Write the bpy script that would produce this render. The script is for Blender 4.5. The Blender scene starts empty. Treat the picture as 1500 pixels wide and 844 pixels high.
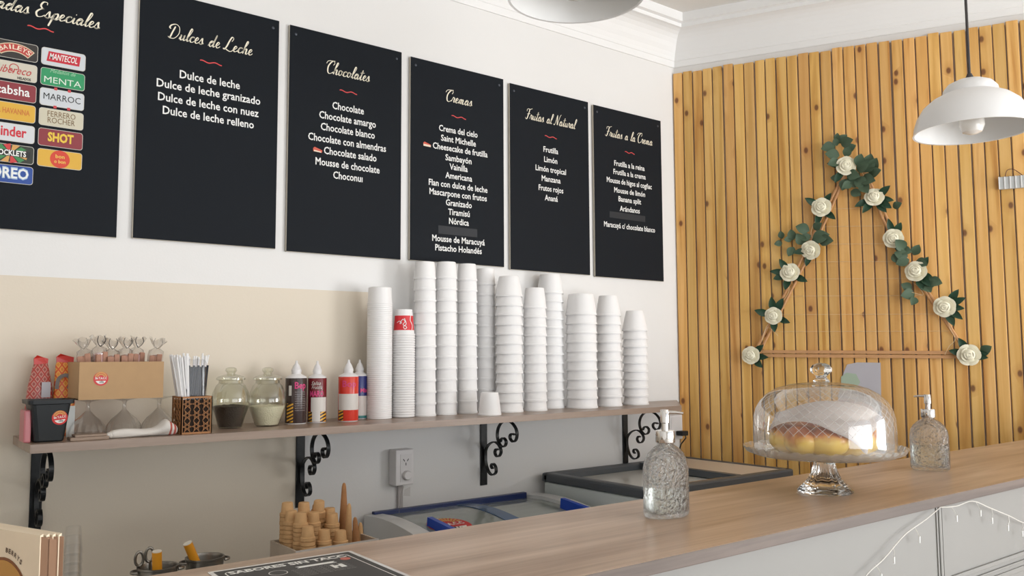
import bpy, bmesh, math, random
import numpy as np
from mathutils import Vector, Matrix
random.seed(7)
SC = bpy.context.scene
COL = SC.collection
PI = math.pi
R = math.radians

# ---------------------------------------------------------------- camera
CAM = (0.0, 0.0, 1.41)
FOC, PITCH, ROLL, YAW = 1240.0, R(4.6), R(-0.3), R(52.0)
_F = Vector((math.cos(PITCH)*math.cos(YAW), math.cos(PITCH)*math.sin(YAW), math.sin(PITCH)))
_R0 = Vector((math.sin(YAW), -math.cos(YAW), 0)); _U0 = _R0.cross(_F)
_R = _R0*math.cos(ROLL) + _U0*math.sin(ROLL); _U = _R.cross(_F)
cd = bpy.data.cameras.new('camera'); cam = bpy.data.objects.new('camera', cd); COL.objects.link(cam)
cd.sensor_width = 36.0; cd.lens = 36.0*FOC/1500.0; cd.clip_start = 0.02; cd.clip_end = 100
m = Matrix.Identity(4)
for i in range(3):
    m[i][0] = _R[i]; m[i][1] = _U[i]; m[i][2] = -_F[i]; m[i][3] = CAM[i]
cam.matrix_world = m
SC.camera = cam
cd.dof.use_dof = False

# ---------------------------------------------------------------- world, lights, exposure
w = bpy.data.worlds.new('world'); SC.world = w; w.use_nodes = True
bg = w.node_tree.nodes['Background']; bg.inputs[0].default_value = (0.80, 0.88, 1.0, 1); bg.inputs[1].default_value = 1.6
SC.view_settings.view_transform = 'Standard'; SC.view_settings.look = 'None'
SC.view_settings.gamma = 1.0; SC.view_settings.exposure = 0.0; SC.view_settings.use_curve_mapping = False
def area(name, loc, target, sx, sy, power, col=(1, 1, 1)):
    l = bpy.data.lights.new(name, 'AREA'); l.shape = 'RECTANGLE'; l.size = sx; l.size_y = sy; l.energy = power; l.color = col
    o = bpy.data.objects.new(name, l); COL.objects.link(o); o.location = loc
    o.rotation_euler = (Vector(target) - Vector(loc)).to_track_quat('-Z', 'Y').to_euler()
    return o
# daylight through the shop's front glazing and through the side glazing
area('daylight_front', (1.9, -5.05, 1.15), (1.9, 0.0, 2.9), 4.6, 2.0, 150, (0.985, 0.99, 0.992))
area('daylight_side', (4.90, -2.6, 1.15), (1.0, -1.6, 2.6), 2.0, 1.8, 190, (0.985, 0.99, 0.992))

# ---------------------------------------------------------------- geometry on real planes
def plane_pt(px, py, n, k):
    d = _F + _R*((px-750.0)/FOC) - _U*((py-422.0)/FOC)
    n = Vector(n); c = Vector(CAM)
    return c + d*((k - n.dot(c))/n.dot(d))
def onY(px, py, y): return plane_pt(px, py, (0, 1, 0), y)
def onZ(px, py, z): return plane_pt(px, py, (0, 0, 1), z)
WY = 2.75                                    # back wall plane
CX = 3.18                                    # corner
SA = R(-64.0)                                # direction in which the slatted wall runs
SD = Vector((math.cos(SA), math.sin(SA), 0)); SN = Vector((SD.y, -SD.x, 0))
C0 = Vector((CX, WY, 0))
def onB(px, py, off):                        # point on the slatted wall, off in front of it -> (s, z)
    p = plane_pt(px, py, SN, SN.dot(C0) + off)
    return (p - C0).dot(SD), p.z
def Bp(s, off, z=0.0):
    p = C0 + SD*s + SN*off; return Vector((p.x, p.y, z))

# ---------------------------------------------------------------- materials
MATS = {}
def mat(name, col=(.8, .8, .8), rough=.5, metal=0., spec=.5, trans=0., ior=1.45, coat=0., bump=None, var=None, emit=None, sss=0.):
    if name in MATS: return MATS[name]
    M = bpy.data.materials.new(name); M.use_nodes = True; nt = M.node_tree; b = nt.nodes['Principled BSDF']
    b.inputs['Base Color'].default_value = (*col, 1); b.inputs['Roughness'].default_value = rough
    b.inputs['Metallic'].default_value = metal; b.inputs['Specular IOR Level'].default_value = spec
    b.inputs['Transmission Weight'].default_value = trans; b.inputs['IOR'].default_value = ior
    b.inputs['Coat Weight'].default_value = coat
    if sss: b.inputs['Subsurface Weight'].default_value = sss; b.inputs['Subsurface Scale'].default_value = .01
    tc = nt.nodes.new('ShaderNodeTexCoord')
    if var:                                  # (scale, amount, stretch)
        mp = nt.nodes.new('ShaderNodeMapping'); mp.inputs['Scale'].default_value = var[2] if len(var) > 2 else (1, 1, 1)
        nz = nt.nodes.new('ShaderNodeTexNoise'); nz.inputs['Scale'].default_value = var[0]; nz.inputs['Detail'].default_value = 5
        mx = nt.nodes.new('ShaderNodeMix'); mx.data_type = 'RGBA'
        mx.inputs[6].default_value = (*[c*(1-var[1]) for c in col], 1); mx.inputs[7].default_value = (*[min(1, c*(1+var[1])) for c in col], 1)
        nt.links.new(tc.outputs['Object'], mp.inputs[0]); nt.links.new(mp.outputs[0], nz.inputs[0])
        nt.links.new(nz.outputs[0], mx.inputs[0]); nt.links.new(mx.outputs[2], b.inputs['Base Color'])
    if bump:                                 # (scale, strength, distance)
        nz2 = nt.nodes.new('ShaderNodeTexNoise'); nz2.inputs['Scale'].default_value = bump[0]; nz2.inputs['Detail'].default_value = 4
        bp = nt.nodes.new('ShaderNodeBump'); bp.inputs['Strength'].default_value = bump[1]; bp.inputs['Distance'].default_value = bump[2]
        nt.links.new(tc.outputs['Object'], nz2.inputs[0]); nt.links.new(nz2.outputs[0], bp.inputs['Height']); nt.links.new(bp.outputs[0], b.inputs['Normal'])
    if emit: b.inputs['Emission Color'].default_value = (*emit[0], 1); b.inputs['Emission Strength'].default_value = emit[1]
    MATS[name] = M
    return M
def N(nt, t, **kw):
    n = nt.nodes.new(t)
    for k, v in kw.items(): setattr(n, k, v)
    return n
def math_node(nt, op, a, b=None, c=None):
    n = N(nt, 'ShaderNodeMath', operation=op)
    for i, v in enumerate((a, b, c)):
        if v is None: continue
        if isinstance(v, (int, float)): n.inputs[i].default_value = v
        else: nt.links.new(v, n.inputs[i])
    return n.outputs[0]
def ramp(nt, fac, stops):
    r = N(nt, 'ShaderNodeValToRGB'); e = r.color_ramp.elements
    while len(e) < len(stops): e.new(.5)
    for i, (p, c) in enumerate(stops): e[i].position = p; e[i].color = (*c, 1)
    nt.links.new(fac, r.inputs[0]); return r.outputs[0]
def mixc(nt, fac, a, b, blend='MIX'):
    x = N(nt, 'ShaderNodeMix', data_type='RGBA', blend_type=blend)
    for i, v in ((0, fac), (6, a), (7, b)):
        if isinstance(v, (int, float)): x.inputs[i].default_value = v
        elif isinstance(v, tuple): x.inputs[i].default_value = (*v, 1)
        else: nt.links.new(v, x.inputs[i])
    return x.outputs[2]

def pine_material():
    M = bpy.data.materials.new('pine'); M.use_nodes = True; nt = M.node_tree; L = nt.links; b = nt.nodes['Principled BSDF']
    tc = N(nt, 'ShaderNodeTexCoord'); oi = N(nt, 'ShaderNodeObjectInfo'); at = N(nt, 'ShaderNodeVectorMath', operation='ADD')
    sc = N(nt, 'ShaderNodeVectorMath', operation='SCALE'); sc.inputs['Scale'].default_value = 37.0
    cb = N(nt, 'ShaderNodeCombineXYZ'); 
    for i in range(3): L.new(oi.outputs['Random'], cb.inputs[i])
    L.new(cb.outputs[0], sc.inputs[0]); L.new(tc.outputs['Object'], at.inputs[0]); L.new(sc.outputs[0], at.inputs[1])
    mp = N(nt, 'ShaderNodeMapping'); mp.inputs['Scale'].default_value = (26, 26, 1.1); L.new(at.outputs[0], mp.inputs[0])
    nz = N(nt, 'ShaderNodeTexNoise'); nz.inputs['Scale'].default_value = 1.0; nz.inputs['Detail'].default_value = 6; nz.inputs['Distortion'].default_value = .8
    L.new(mp.outputs[0], nz.inputs[0])
    grain = ramp(nt, nz.outputs[0], [(.3, (.55, .26, .06)), (.46, (.75, .43, .125)), (.62, (.83, .51, .18)), (.76, (.64, .32, .08))])
    # knots: sparse stretched voronoi cells
    sx = N(nt, 'ShaderNodeSeparateXYZ'); L.new(at.outputs[0], sx.inputs[0]); cx2 = N(nt, 'ShaderNodeCombineXYZ'); L.new(sx.outputs[0], cx2.inputs[0]); L.new(sx.outputs[2], cx2.inputs[1])
    m2 = N(nt, 'ShaderNodeMapping'); m2.inputs['Scale'].default_value = (15, 9.5, 1); L.new(cx2.outputs[0], m2.inputs[0])
    vo = N(nt, 'ShaderNodeTexVoronoi', voronoi_dimensions='2D'); vo.inputs['Scale'].default_value = 1.0; L.new(m2.outputs[0], vo.inputs[0])
    wn = N(nt, 'ShaderNodeSeparateColor'); L.new(vo.outputs['Color'], wn.inputs[0])
    pick = math_node(nt, 'GREATER_THAN', wn.outputs[0], .83)
    core = ramp(nt, vo.outputs['Distance'], [(.09, (1, 1, 1)), (.17, (0, 0, 0))])
    halo = ramp(nt, vo.outputs['Distance'], [(.12, (1, 1, 1)), (.48, (0, 0, 0))])
    c1 = mixc(nt, math_node(nt, 'MULTIPLY', math_node(nt, 'MULTIPLY', halo, pick), .45), grain, (.50, .22, .05))
    c2 = mixc(nt, math_node(nt, 'MULTIPLY', math_node(nt, 'MULTIPLY', core, pick), .85), c1, (.14, .045, .02))
    hs = N(nt, 'ShaderNodeHueSaturation'); L.new(c2, hs.inputs['Color'])
    L.new(math_node(nt, 'MULTIPLY_ADD', oi.outputs['Random'], .22, .86), hs.inputs['Value'])
    rnd2 = math_node(nt, 'FRACT', math_node(nt, 'MULTIPLY', oi.outputs['Random'], 7.31))
    L.new(math_node(nt, 'MULTIPLY_ADD', rnd2, .012, .492), hs.inputs['Hue'])
    L.new(hs.outputs[0], b.inputs['Base Color']); b.inputs['Roughness'].default_value = .42; b.inputs['Specular IOR Level'].default_value = .4
    bp = N(nt, 'ShaderNodeBump'); bp.inputs['Strength'].default_value = .15; bp.inputs['Distance'].default_value = .002
    L.new(nz.outputs[0], bp.inputs['Height']); L.new(bp.outputs[0], b.inputs['Normal'])
    MATS['pine'] = M; return M
def laminate_material(name, a, bcol, c, rough, axis_scale=(1.3, 13, 13)):
    M = bpy.data.materials.new(name); M.use_nodes = True; nt = M.node_tree; L = nt.links; b = nt.nodes['Principled BSDF']
    tc = N(nt, 'ShaderNodeTexCoord'); mp = N(nt, 'ShaderNodeMapping'); mp.inputs['Scale'].default_value = axis_scale; L.new(tc.outputs['Object'], mp.inputs[0])
    nz = N(nt, 'ShaderNodeTexNoise'); nz.inputs['Scale'].default_value = 1.6; nz.inputs['Detail'].default_value = 7; nz.inputs['Distortion'].default_value = .7; L.new(mp.outputs[0], nz.inputs[0])
    mp2 = N(nt, 'ShaderNodeMapping'); mp2.inputs['Scale'].default_value = (axis_scale[0]*3, axis_scale[1]*9, axis_scale[2]*9); L.new(tc.outputs['Object'], mp2.inputs[0])
    n2 = N(nt, 'ShaderNodeTexNoise'); n2.inputs['Scale'].default_value = 1.5; n2.inputs['Detail'].default_value = 3; L.new(mp2.outputs[0], n2.inputs[0])
    base = ramp(nt, nz.outputs[0], [(.30, a), (.5, bcol), (.68, c)])
    fine = mixc(nt, .20, base, ramp(nt, n2.outputs[0], [(.35, a), (.6, c)]))
    L.new(fine, b.inputs['Base Color']); b.inputs['Roughness'].default_value = rough; b.inputs['Specular IOR Level'].default_value = .5
    MATS[name] = M; return M
def thin_glass(name, tint=(1, 1, 1), strength=1.0, rough=0.02, haze=0.0, hazecol=(.9, .9, .9), lines=False):
    """single-skin clear glass / film: fresnel-weighted gloss over transparency"""
    M = bpy.data.materials.new(name); M.use_nodes = True; nt = M.node_tree; L = nt.links; nt.nodes.clear()
    out = N(nt, 'ShaderNodeOutputMaterial'); tr = N(nt, 'ShaderNodeBsdfTransparent'); gl = N(nt, 'ShaderNodeBsdfGlossy')
    tr.inputs[0].default_value = (*tint, 1); gl.inputs['Roughness'].default_value = rough
    lw = N(nt, 'ShaderNodeLayerWeight'); lw.inputs[0].default_value = .42
    f = math_node(nt, 'MULTIPLY', math_node(nt, 'MULTIPLY_ADD', lw.outputs['Facing'], .75, .06), strength)
    mx = N(nt, 'ShaderNodeMixShader'); L.new(f, mx.inputs[0]); L.new(tr.outputs[0], mx.inputs[1]); L.new(gl.outputs[0], mx.inputs[2])
    last = mx.outputs[0]
    if haze or lines:
        df = N(nt, 'ShaderNodeBsdfDiffuse'); df.inputs[0].default_value = (*hazecol, 1)
        tl = N(nt, 'ShaderNodeBsdfTranslucent'); tl.inputs[0].default_value = (*hazecol, 1)
        dm = N(nt, 'ShaderNodeMixShader'); L.new(df.outputs[0], dm.inputs[1]); L.new(tl.outputs[0], dm.inputs[2])
        m2 = N(nt, 'ShaderNodeMixShader'); L.new(last, m2.inputs[1]); L.new(dm.outputs[0], m2.inputs[2])
        if lines:                            # cut diamond lattice: u = angle, v = height along the dome
            uv = N(nt, 'ShaderNodeUVMap'); sp = N(nt, 'ShaderNodeSeparateXYZ'); L.new(uv.outputs[0], sp.inputs[0])
            u = math_node(nt, 'MULTIPLY', sp.outputs[0], 40.0); v = math_node(nt, 'MULTIPLY', sp.outputs[1], 13.0)
            def ln(x):
                fr = math_node(nt, 'FRACT', x); d = math_node(nt, 'ABSOLUTE', math_node(nt, 'SUBTRACT', fr, .5)); return math_node(nt, 'GREATER_THAN', d, .468)
            a = ln(math_node(nt, 'ADD', u, v)); b_ = ln(math_node(nt, 'SUBTRACT', u, v)); both = math_node(nt, 'MAXIMUM', a, b_)
            lo = math_node(nt, 'GREATER_THAN', sp.outputs[1], .30); hi = math_node(nt, 'LESS_THAN', sp.outputs[1], .78)
            band = math_node(nt, 'MULTIPLY', lo, hi)
            L.new(math_node(nt, 'MULTIPLY_ADD', math_node(nt, 'MULTIPLY', both, band), .45, haze), m2.inputs[0])
        else: m2.inputs[0].default_value = haze
        last = m2.outputs[0]
    L.new(last, out.inputs[0]); MATS[name] = M; return M
def solid_glass(name, col=(1, 1, 1), rough=0.0, bump=None, ior=1.45):
    M = mat(name, col, rough, trans=1.0, ior=ior, bump=bump); return M
def diamond_material(name, a, b_, c_, scale):
    M = bpy.data.materials.new(name); M.use_nodes = True; nt = M.node_tree; L = nt.links; b = nt.nodes['Principled BSDF']
    tc = N(nt, 'ShaderNodeTexCoord'); sp = N(nt, 'ShaderNodeSeparateXYZ'); L.new(tc.outputs['Object'], sp.inputs[0])
    p = math_node(nt, 'MULTIPLY', math_node(nt, 'MULTIPLY_ADD', sp.outputs[0], 1.5, sp.outputs[2]), scale)
    q = math_node(nt, 'MULTIPLY', math_node(nt, 'MULTIPLY_ADD', sp.outputs[0], -1.5, sp.outputs[2]), scale)
    f1 = math_node(nt, 'ABSOLUTE', math_node(nt, 'SUBTRACT', math_node(nt, 'FRACT', p), .5)); f2 = math_node(nt, 'ABSOLUTE', math_node(nt, 'SUBTRACT', math_node(nt, 'FRACT', q), .5))
    g = math_node(nt, 'MAXIMUM', f1, f2)
    L.new(ramp(nt, g, [(.18, c_), (.30, b_), (.42, a)]), b.inputs['Base Color']); b.inputs['Roughness'].default_value = .35
    nz = N(nt, 'ShaderNodeTexNoise'); nz.inputs['Scale'].default_value = 60; bp = N(nt, 'ShaderNodeBump'); bp.inputs['Strength'].default_value = .5; bp.inputs['Distance'].default_value = .004
    L.new(tc.outputs['Object'], nz.inputs[0]); L.new(nz.outputs[0], bp.inputs['Height']); L.new(bp.outputs[0], b.inputs['Normal'])
    MATS[name] = M; return M
def stripes_material(name, a, b_, scale):
    M = bpy.data.materials.new(name); M.use_nodes = True; nt = M.node_tree; L = nt.links; b = nt.nodes['Principled BSDF']
    tc = N(nt, 'ShaderNodeTexCoord'); sp = N(nt, 'ShaderNodeSeparateXYZ'); L.new(tc.outputs['Object'], sp.inputs[0])
    p = math_node(nt, 'MULTIPLY', math_node(nt, 'MULTIPLY_ADD', sp.outputs[0], -.5, sp.outputs[2]), scale)
    L.new(mixc(nt, math_node(nt, 'GREATER_THAN', math_node(nt, 'FRACT', p), .5), a, b_), b.inputs['Base Color']); b.inputs['Roughness'].default_value = .3
    MATS[name] = M; return M
def bread_material():
    M = bpy.data.materials.new('bread'); M.use_nodes = True; nt = M.node_tree; L = nt.links; b = nt.nodes['Principled BSDF']
    tc = N(nt, 'ShaderNodeTexCoord'); sp = N(nt, 'ShaderNodeSeparateXYZ'); L.new(tc.outputs['Object'], sp.inputs[0])
    nz = N(nt, 'ShaderNodeTexNoise'); nz.inputs['Scale'].default_value = 22; L.new(tc.outputs['Object'], nz.inputs[0])
    h = math_node(nt, 'ADD', math_node(nt, 'MULTIPLY', sp.outputs[2], 11.0), math_node(nt, 'MULTIPLY', nz.outputs[0], .75))
    L.new(ramp(nt, h, [(.35, (.95, .62, .10)), (.72, (.96, .66, .16)), (.92, (.68, .26, .06)), (1.0, (.42, .12, .04))]), b.inputs['Base Color'])
    b.inputs['Roughness'].default_value = .3; b.inputs['Coat Weight'].default_value = .4; MATS['bread'] = M; return M
def wall_material(name, col):
    return mat(name, col, .55, spec=.25, bump=(140, .12, .002), var=(2.2, .025))

pine_material()
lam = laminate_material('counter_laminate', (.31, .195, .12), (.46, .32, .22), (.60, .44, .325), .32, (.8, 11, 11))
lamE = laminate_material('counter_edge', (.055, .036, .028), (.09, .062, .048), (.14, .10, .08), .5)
lamS = laminate_material('shelf_laminate', (.25, .175, .13), (.32, .23, .175), (.38, .28, .215), .33)
M_wall = wall_material('white_wall', (.80, .79, .775))
M_beige = wall_material('beige_wall', (.745, .665, .55))
M_ceil = wall_material('ceiling_paint', (.78, .755, .72))
M_cove = wall_material('cove_paint', (.86, .855, .845))
M_gap = mat('gap_wall', (.50, .42, .36), .8)
M_floor = mat('floor_tile', (.60, .57, .53), .4, var=(3, .1))
M_board = mat('board_black', (.008, .0105, .0145), .62, spec=.16)
M_boardedge = mat('board_edge', (.55, .50, .42), .6)
M_white = mat('letter_white', (.86, .86, .84), .5)
M_cream = mat('letter_cream', (.88, .82, .66), .5)
M_redline = mat('line_red', (.70, .07, .07), .5)
M_foam = mat('foam', (.91, .90, .895), .55, spec=.3, bump=(900, .05, .0005), sss=.0)
M_cupw = mat('cup_white', (.89, .875, .87), .35, spec=.5)
M_cupr = mat('cup_red', (.70, .03, .04), .35)
M_iron = mat('black_iron', (.010, .011, .012), .38, spec=.4, bump=(90, .25, .003))
M_plastic = mat('white_plastic', (.78, .76, .76), .35)
M_trunk = mat('grey_plastic', (.45, .42, .41), .5)
M_darkgrey = mat('freezer_rim', (.085, .095, .105), .42)
M_freezer = mat('freezer_white', (.66, .71, .69), .35)
M_freezer2 = mat('freezer_cap_white', (.74, .74, .73), .35)
M_lid = mat('freezer_glass', (.70, .70, .66), .22, spec=.8)
M_lidb = mat('freezer_glass_reflection', (.70, .62, .54), .28, spec=.8)  # beige reflection on the upper lid, put into its base colour
M_lidg = mat('freezer_glass_green', (.30, .33, .31), .10, spec=.8)
M_navy = mat('navy_plastic', (.015, .03, .12), .3)
M_blue = mat('blue_plastic', (.012, .07, .50), .3)
M_bluestrip = mat('blue_strip', (.07, .13, .25), .25)
M_kraft = mat('kraft_board', (.49, .31, .16), .75, var=(40, .06))
M_kraftpaper = mat('kraft_paper', (.80, .67, .50), .7, var=(30, .05))
M_kraftdark = mat('kraft_dark', (.34, .20, .125), .8, var=(30, .08))
M_bucket = mat('bucket_black', (.012, .015, .017), .45)
M_wood = mat('small_board_wood', (.34, .25, .19), .6, var=(30, .25, (1, 6, 6)))
M_cloth = mat('cloth_white', (.76, .72, .67), .9, bump=(300, .4, .002))
M_clothred = mat('cloth_red', (.50, .12, .09), .9)
M_cutwood = mat('laser_wood', (.42, .19, .07), .55, var=(50, .15))
M_dark = mat('inside_shade', (.03, .018, .012), .9)  # near-black colour standing in for shade inside the straw holder
M_straw = mat('straw_white', (.93, .92, .92), .5)
M_black = mat('plastic_black', (.012, .015, .025), .25)
M_choc = mat('chocolate_sprinkles', (.028, .016, .014), .6, bump=(260, 1.0, .006))
M_chips = mat('white_chips', (.96, .90, .74), .6, bump=(240, 1.0, .006))
M_cone = mat('wafer', (.66, .40, .19), .75, bump=(220, .5, .002), var=(60, .12))
M_conedark = mat('wafer_dark', (.42, .20, .08), .75, bump=(220, .5, .002), var=(60, .2))
M_pot = mat('cast_iron_pot', (.26, .245, .22), .33, metal=.85)
M_orange = mat('orange_handle', (.80, .34, .02), .45)
M_cork = mat('handle_end', (.78, .72, .62), .6)
M_chrome = mat('chrome', (.66, .64, .62), .09, metal=1.0)
M_lamp = mat('lamp_enamel', (.83, .83, .83), .3, spec=.5)
M_lampin = mat('lamp_inside', (.80, .80, .79), .45)
M_bulb = mat('bulb_opal', (.90, .88, .84), .15, coat=.5)
M_cord = mat('cord_grey', (.05, .045, .045), .6)
M_cordstring = mat('string_clear', (.66, .64, .60), .4)
M_rose = mat('rose_cream', (.90, .86, .68), .7)
M_leaf = mat('leaf_green', (.018, .062, .032), .5, var=(40, .35))
M_euc = mat('eucalyptus_green', (.075, .125, .075), .6, var=(40, .3))
M_stick = mat('wreath_stick', (.62, .33, .15), .6, var=(20, .2, (1, 1, 6)))
M_raffia = mat('raffia', (.80, .62, .38), .8)
M_paper = mat('paper_grey', (.52, .50, .54), .6)
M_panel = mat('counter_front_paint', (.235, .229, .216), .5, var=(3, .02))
M_liquid = mat('soap_gel', (.90, .95, .92), 0.0, trans=1.0, ior=1.36)
G_glass = solid_glass('clear_glass', (.96, .98, .97))
G_ham = solid_glass('hammered_glass', (.99, 1.0, .995), 0.0, bump=(120, 1.0, .009))
T_glass = thin_glass('thin_glass', (.93, .94, .93), 1.0)
T_coupe = thin_glass('coupe_glass', (.965, .965, .965), .6, haze=.03)
T_green = thin_glass('green_glass', (.945, .955, .89), .9, haze=.015, hazecol=(.75, .78, .55))
T_film = thin_glass('cellophane', (.95, .94, .93), .9, rough=.08, haze=.06, hazecol=(.85, .80, .76))
T_clear = thin_glass('clear_plastic', (.99, .99, .99), .3, haze=.01)
T_pack = thin_glass('packet_film', (.95, .95, .96), .35, rough=.15, haze=.02)
T_plate = thin_glass('plate_glass', (.93, .94, .93), 1.1, haze=.10)
T_dome = thin_glass('cut_dome_glass', (.96, .965, .95), .85, haze=.03, lines=True)
T_pane = thin_glass('window_pane', (.97, .98, .98), .5)
D_red = diamond_material('red_diamonds', (.45, .05, .04), (.60, .33, .27), (.35, .07, .06), 38)
D_org = diamond_material('orange_diamonds', (.72, .10, .03), (.85, .50, .10), (.75, .25, .04), 38)
S_haz = stripes_material('hazard_stripes', (.85, .45, .05), (.04, .02, .02), 90)
bread_material()

# ---------------------------------------------------------------- mesh helpers
def mesh_obj(name, V, F, material, parent=None, smooth=False, kind=None, uv=None, mats=None, fm=None):
    me = bpy.data.meshes.new(name); me.from_pydata([tuple(v) for v in V], [], F); 
    if uv is not None:
        ul = me.uv_layers.new(name='UVMap')
        for lp in me.loops: ul.data[lp.index].uv = uv[lp.vertex_index]
    me.update()
    for mm in (mats or [material]): me.materials.append(mm)
    if fm is not None: me.polygons.foreach_set('material_index', fm)
    if smooth: me.polygons.foreach_set('use_smooth', [True]*len(me.polygons))
    o = bpy.data.objects.new(name, me); COL.objects.link(o)
    if parent: o.parent = parent
    if kind: o['kind'] = kind
    return o
class MB:
    def __init__(s): s.V = []; s.F = []
    def add(s, V, F):
        n = len(s.V); s.V += [tuple(v) for v in V]; s.F += [tuple(i+n for i in f) for f in F]; return s
    def box(s, x0, x1, y0, y1, z0, z1, c=0.0):
        if c <= 0:
            V = [(x, y, z) for z in (z0, z1) for y in (y0, y1) for x in (x0, x1)]
            return s.add(V, [(0, 2, 3, 1), (4, 5, 7, 6), (0, 1, 5, 4), (2, 6, 7, 3), (0, 4, 6, 2), (1, 3, 7, 5)])
        bm = bmesh.new(); bmesh.ops.create_cube(bm, size=1)
        for v in bm.verts: v.co = Vector(((x0+x1)/2+v.co.x*(x1-x0), (y0+y1)/2+v.co.y*(y1-y0), (z0+z1)/2+v.co.z*(z1-z0)))
        bmesh.ops.bevel(bm, geom=bm.edges[:]+bm.verts[:], offset=c, segments=2, affect='EDGES', profile=.5)
        bm.verts.index_update(); V = [v.co[:] for v in bm.verts]; F = [tuple(v.index for v in f.verts) for f in bm.faces]; bm.free(); return s.add(V, F)
    def tube(s, pts, r, n=8, cap=True):
        pts = [Vector(p) for p in pts]; rr = r if isinstance(r, (list, tuple)) else [r]*len(pts); V = []; F = []
        up = Vector((0, 0, 1)); prev = None
        for i, p in enumerate(pts):
            t = (pts[min(i+1, len(pts)-1)] - pts[max(i-1, 0)]).normalized()
            if prev is None:
                a = t.cross(up if abs(t.z) < .9 else Vector((1, 0, 0))).normalized()
            else: a = (prev - t*prev.dot(t)).normalized()
            prev = a; b = t.cross(a)
            for k in range(n): th = 2*PI*k/n; V.append(p + (a*math.cos(th) + b*math.sin(th))*rr[i])
        for i in range(len(pts)-1):
            for k in range(n): F.append((i*n+k, i*n+(k+1) % n, (i+1)*n+(k+1) % n, (i+1)*n+k))
        if cap: F.append(tuple(range(n-1, -1, -1))); F.append(tuple((len(pts)-1)*n+k for k in range(n)))
        return s.add(V, F)
    def sweep(s, pts, side, wd, th):          # flat bar: side = fixed width direction
        pts = [Vector(p) for p in pts]; side = Vector(side); V = []; F = []
        for i, p in enumerate(pts):
            t = (pts[min(i+1, len(pts)-1)] - pts[max(i-1, 0)]).normalized(); b = t.cross(side).normalized()
            for a_, b_ in ((-1, -1), (1, -1), (1, 1), (-1, 1)): V.append(p + side*(a_*wd/2) + b*(b_*th/2))
        for i in range(len(pts)-1):
            for k in range(4): F.append((i*4+k, i*4+(k+1) % 4, (i+1)*4+(k+1) % 4, (i+1)*4+k))
        F.append((3, 2, 1, 0)); k = (len(pts)-1)*4; F.append((k, k+1, k+2, k+3))
        return s.add(V, F)
    def lathe(s, prof, n=24, sx=1., sy=1., ox=0, oy=0, power=2.0):
        V = []; F = []; idx = []
        for r, z in prof:
            if r <= 1e-7: idx.append([len(V)]); V.append((ox, oy, z))
            else:
                row = []
                for k in range(n):
                    th = 2*PI*k/n; cx, sy_ = math.cos(th), math.sin(th)
                    if power != 2.0:
                        q = (abs(cx)**power + abs(sy_)**power)**(-1/power); cx *= q; sy_ *= q
                    row.append(len(V)); V.append((ox+r*cx*sx, oy+r*sy_*sy, z))
                idx.append(row)
        for a, b in zip(idx[:-1], idx[1:]):
            if len(a) == 1 and len(b) == 1: continue
            for k in range(n):
                k2 = (k+1) % n
                if len(a) == 1: F.append((a[0], b[k2], b[k]))
                elif len(b) == 1: F.append((a[k], a[k2], b[0]))
                else: F.append((a[k], a[k2], b[k2], b[k]))
        return s.add(V, F)
    def prism(s, poly, fn, t0, t1):           # poly 2-D, fn(u, v, t) -> 3-D
        n = len(poly); V = [fn(u, v, t0) for u, v in poly] + [fn(u, v, t1) for u, v in poly]
        F = [tuple(range(n)), tuple(range(2*n-1, n-1, -1))] + [(i, i+n, (i+1) % n+n, (i+1) % n) for i in range(n)]
        return s.add(V, F)
    def xf(s, M): s.V = [tuple(M @ Vector(v)) for v in s.V]; return s
    def build(s, name, material, parent=None, smooth=False, kind=None):
        o = mesh_obj(name, s.V, s.F, material, parent, smooth, kind)
        bm = bmesh.new(); bm.from_mesh(o.data); bmesh.ops.recalc_face_normals(bm, faces=bm.faces); bm.to_mesh(o.data); bm.free()
        if smooth:
            try: o.data.set_sharp_from_angle(angle=R(40))
            except Exception: pass
        return o
def thing(name, label, cat, loc=(0, 0, 0), rz=0, group=None):
    o = bpy.data.objects.new(name, None); COL.objects.link(o); o.location = loc; o.rotation_euler = (0, 0, rz); o.empty_display_size = .05
    o['label'] = label; o['category'] = cat
    if group: o['group'] = group
    return o
def tag(o, label, cat, group=None, loc=None, rz=None):
    o['label'] = label; o['category'] = cat
    if group: o['group'] = group
    if loc is not None: o.location = loc
    if rz is not None: o.rotation_euler = (0, 0, rz)
    return o
def struct(o, label=None):
    o['kind'] = 'structure'
    if label: o['label'] = label
    return o
def dup(o, parent=None):
    c = o.copy(); COL.objects.link(c); c.parent = parent
    for ch in list(o.children): dup(ch, c)
    return c
def smoothpts(P, k=6, closed=False):
    P = [Vector(p) for p in P]; out = []
    n = len(P)
    for i in range(n-1):
        p0 = P[max(i-1, 0)]; p1 = P[i]; p2 = P[i+1]; p3 = P[min(i+2, n-1)]
        for j in range(k):
            t = j/k; out.append(.5*((2*p1)+(-p0+p2)*t+(2*p0-5*p1+4*p2-p3)*t*t+(-p0+3*p1-3*p2+p3)*t*t*t))
    out.append(P[-1]); return out

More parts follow.
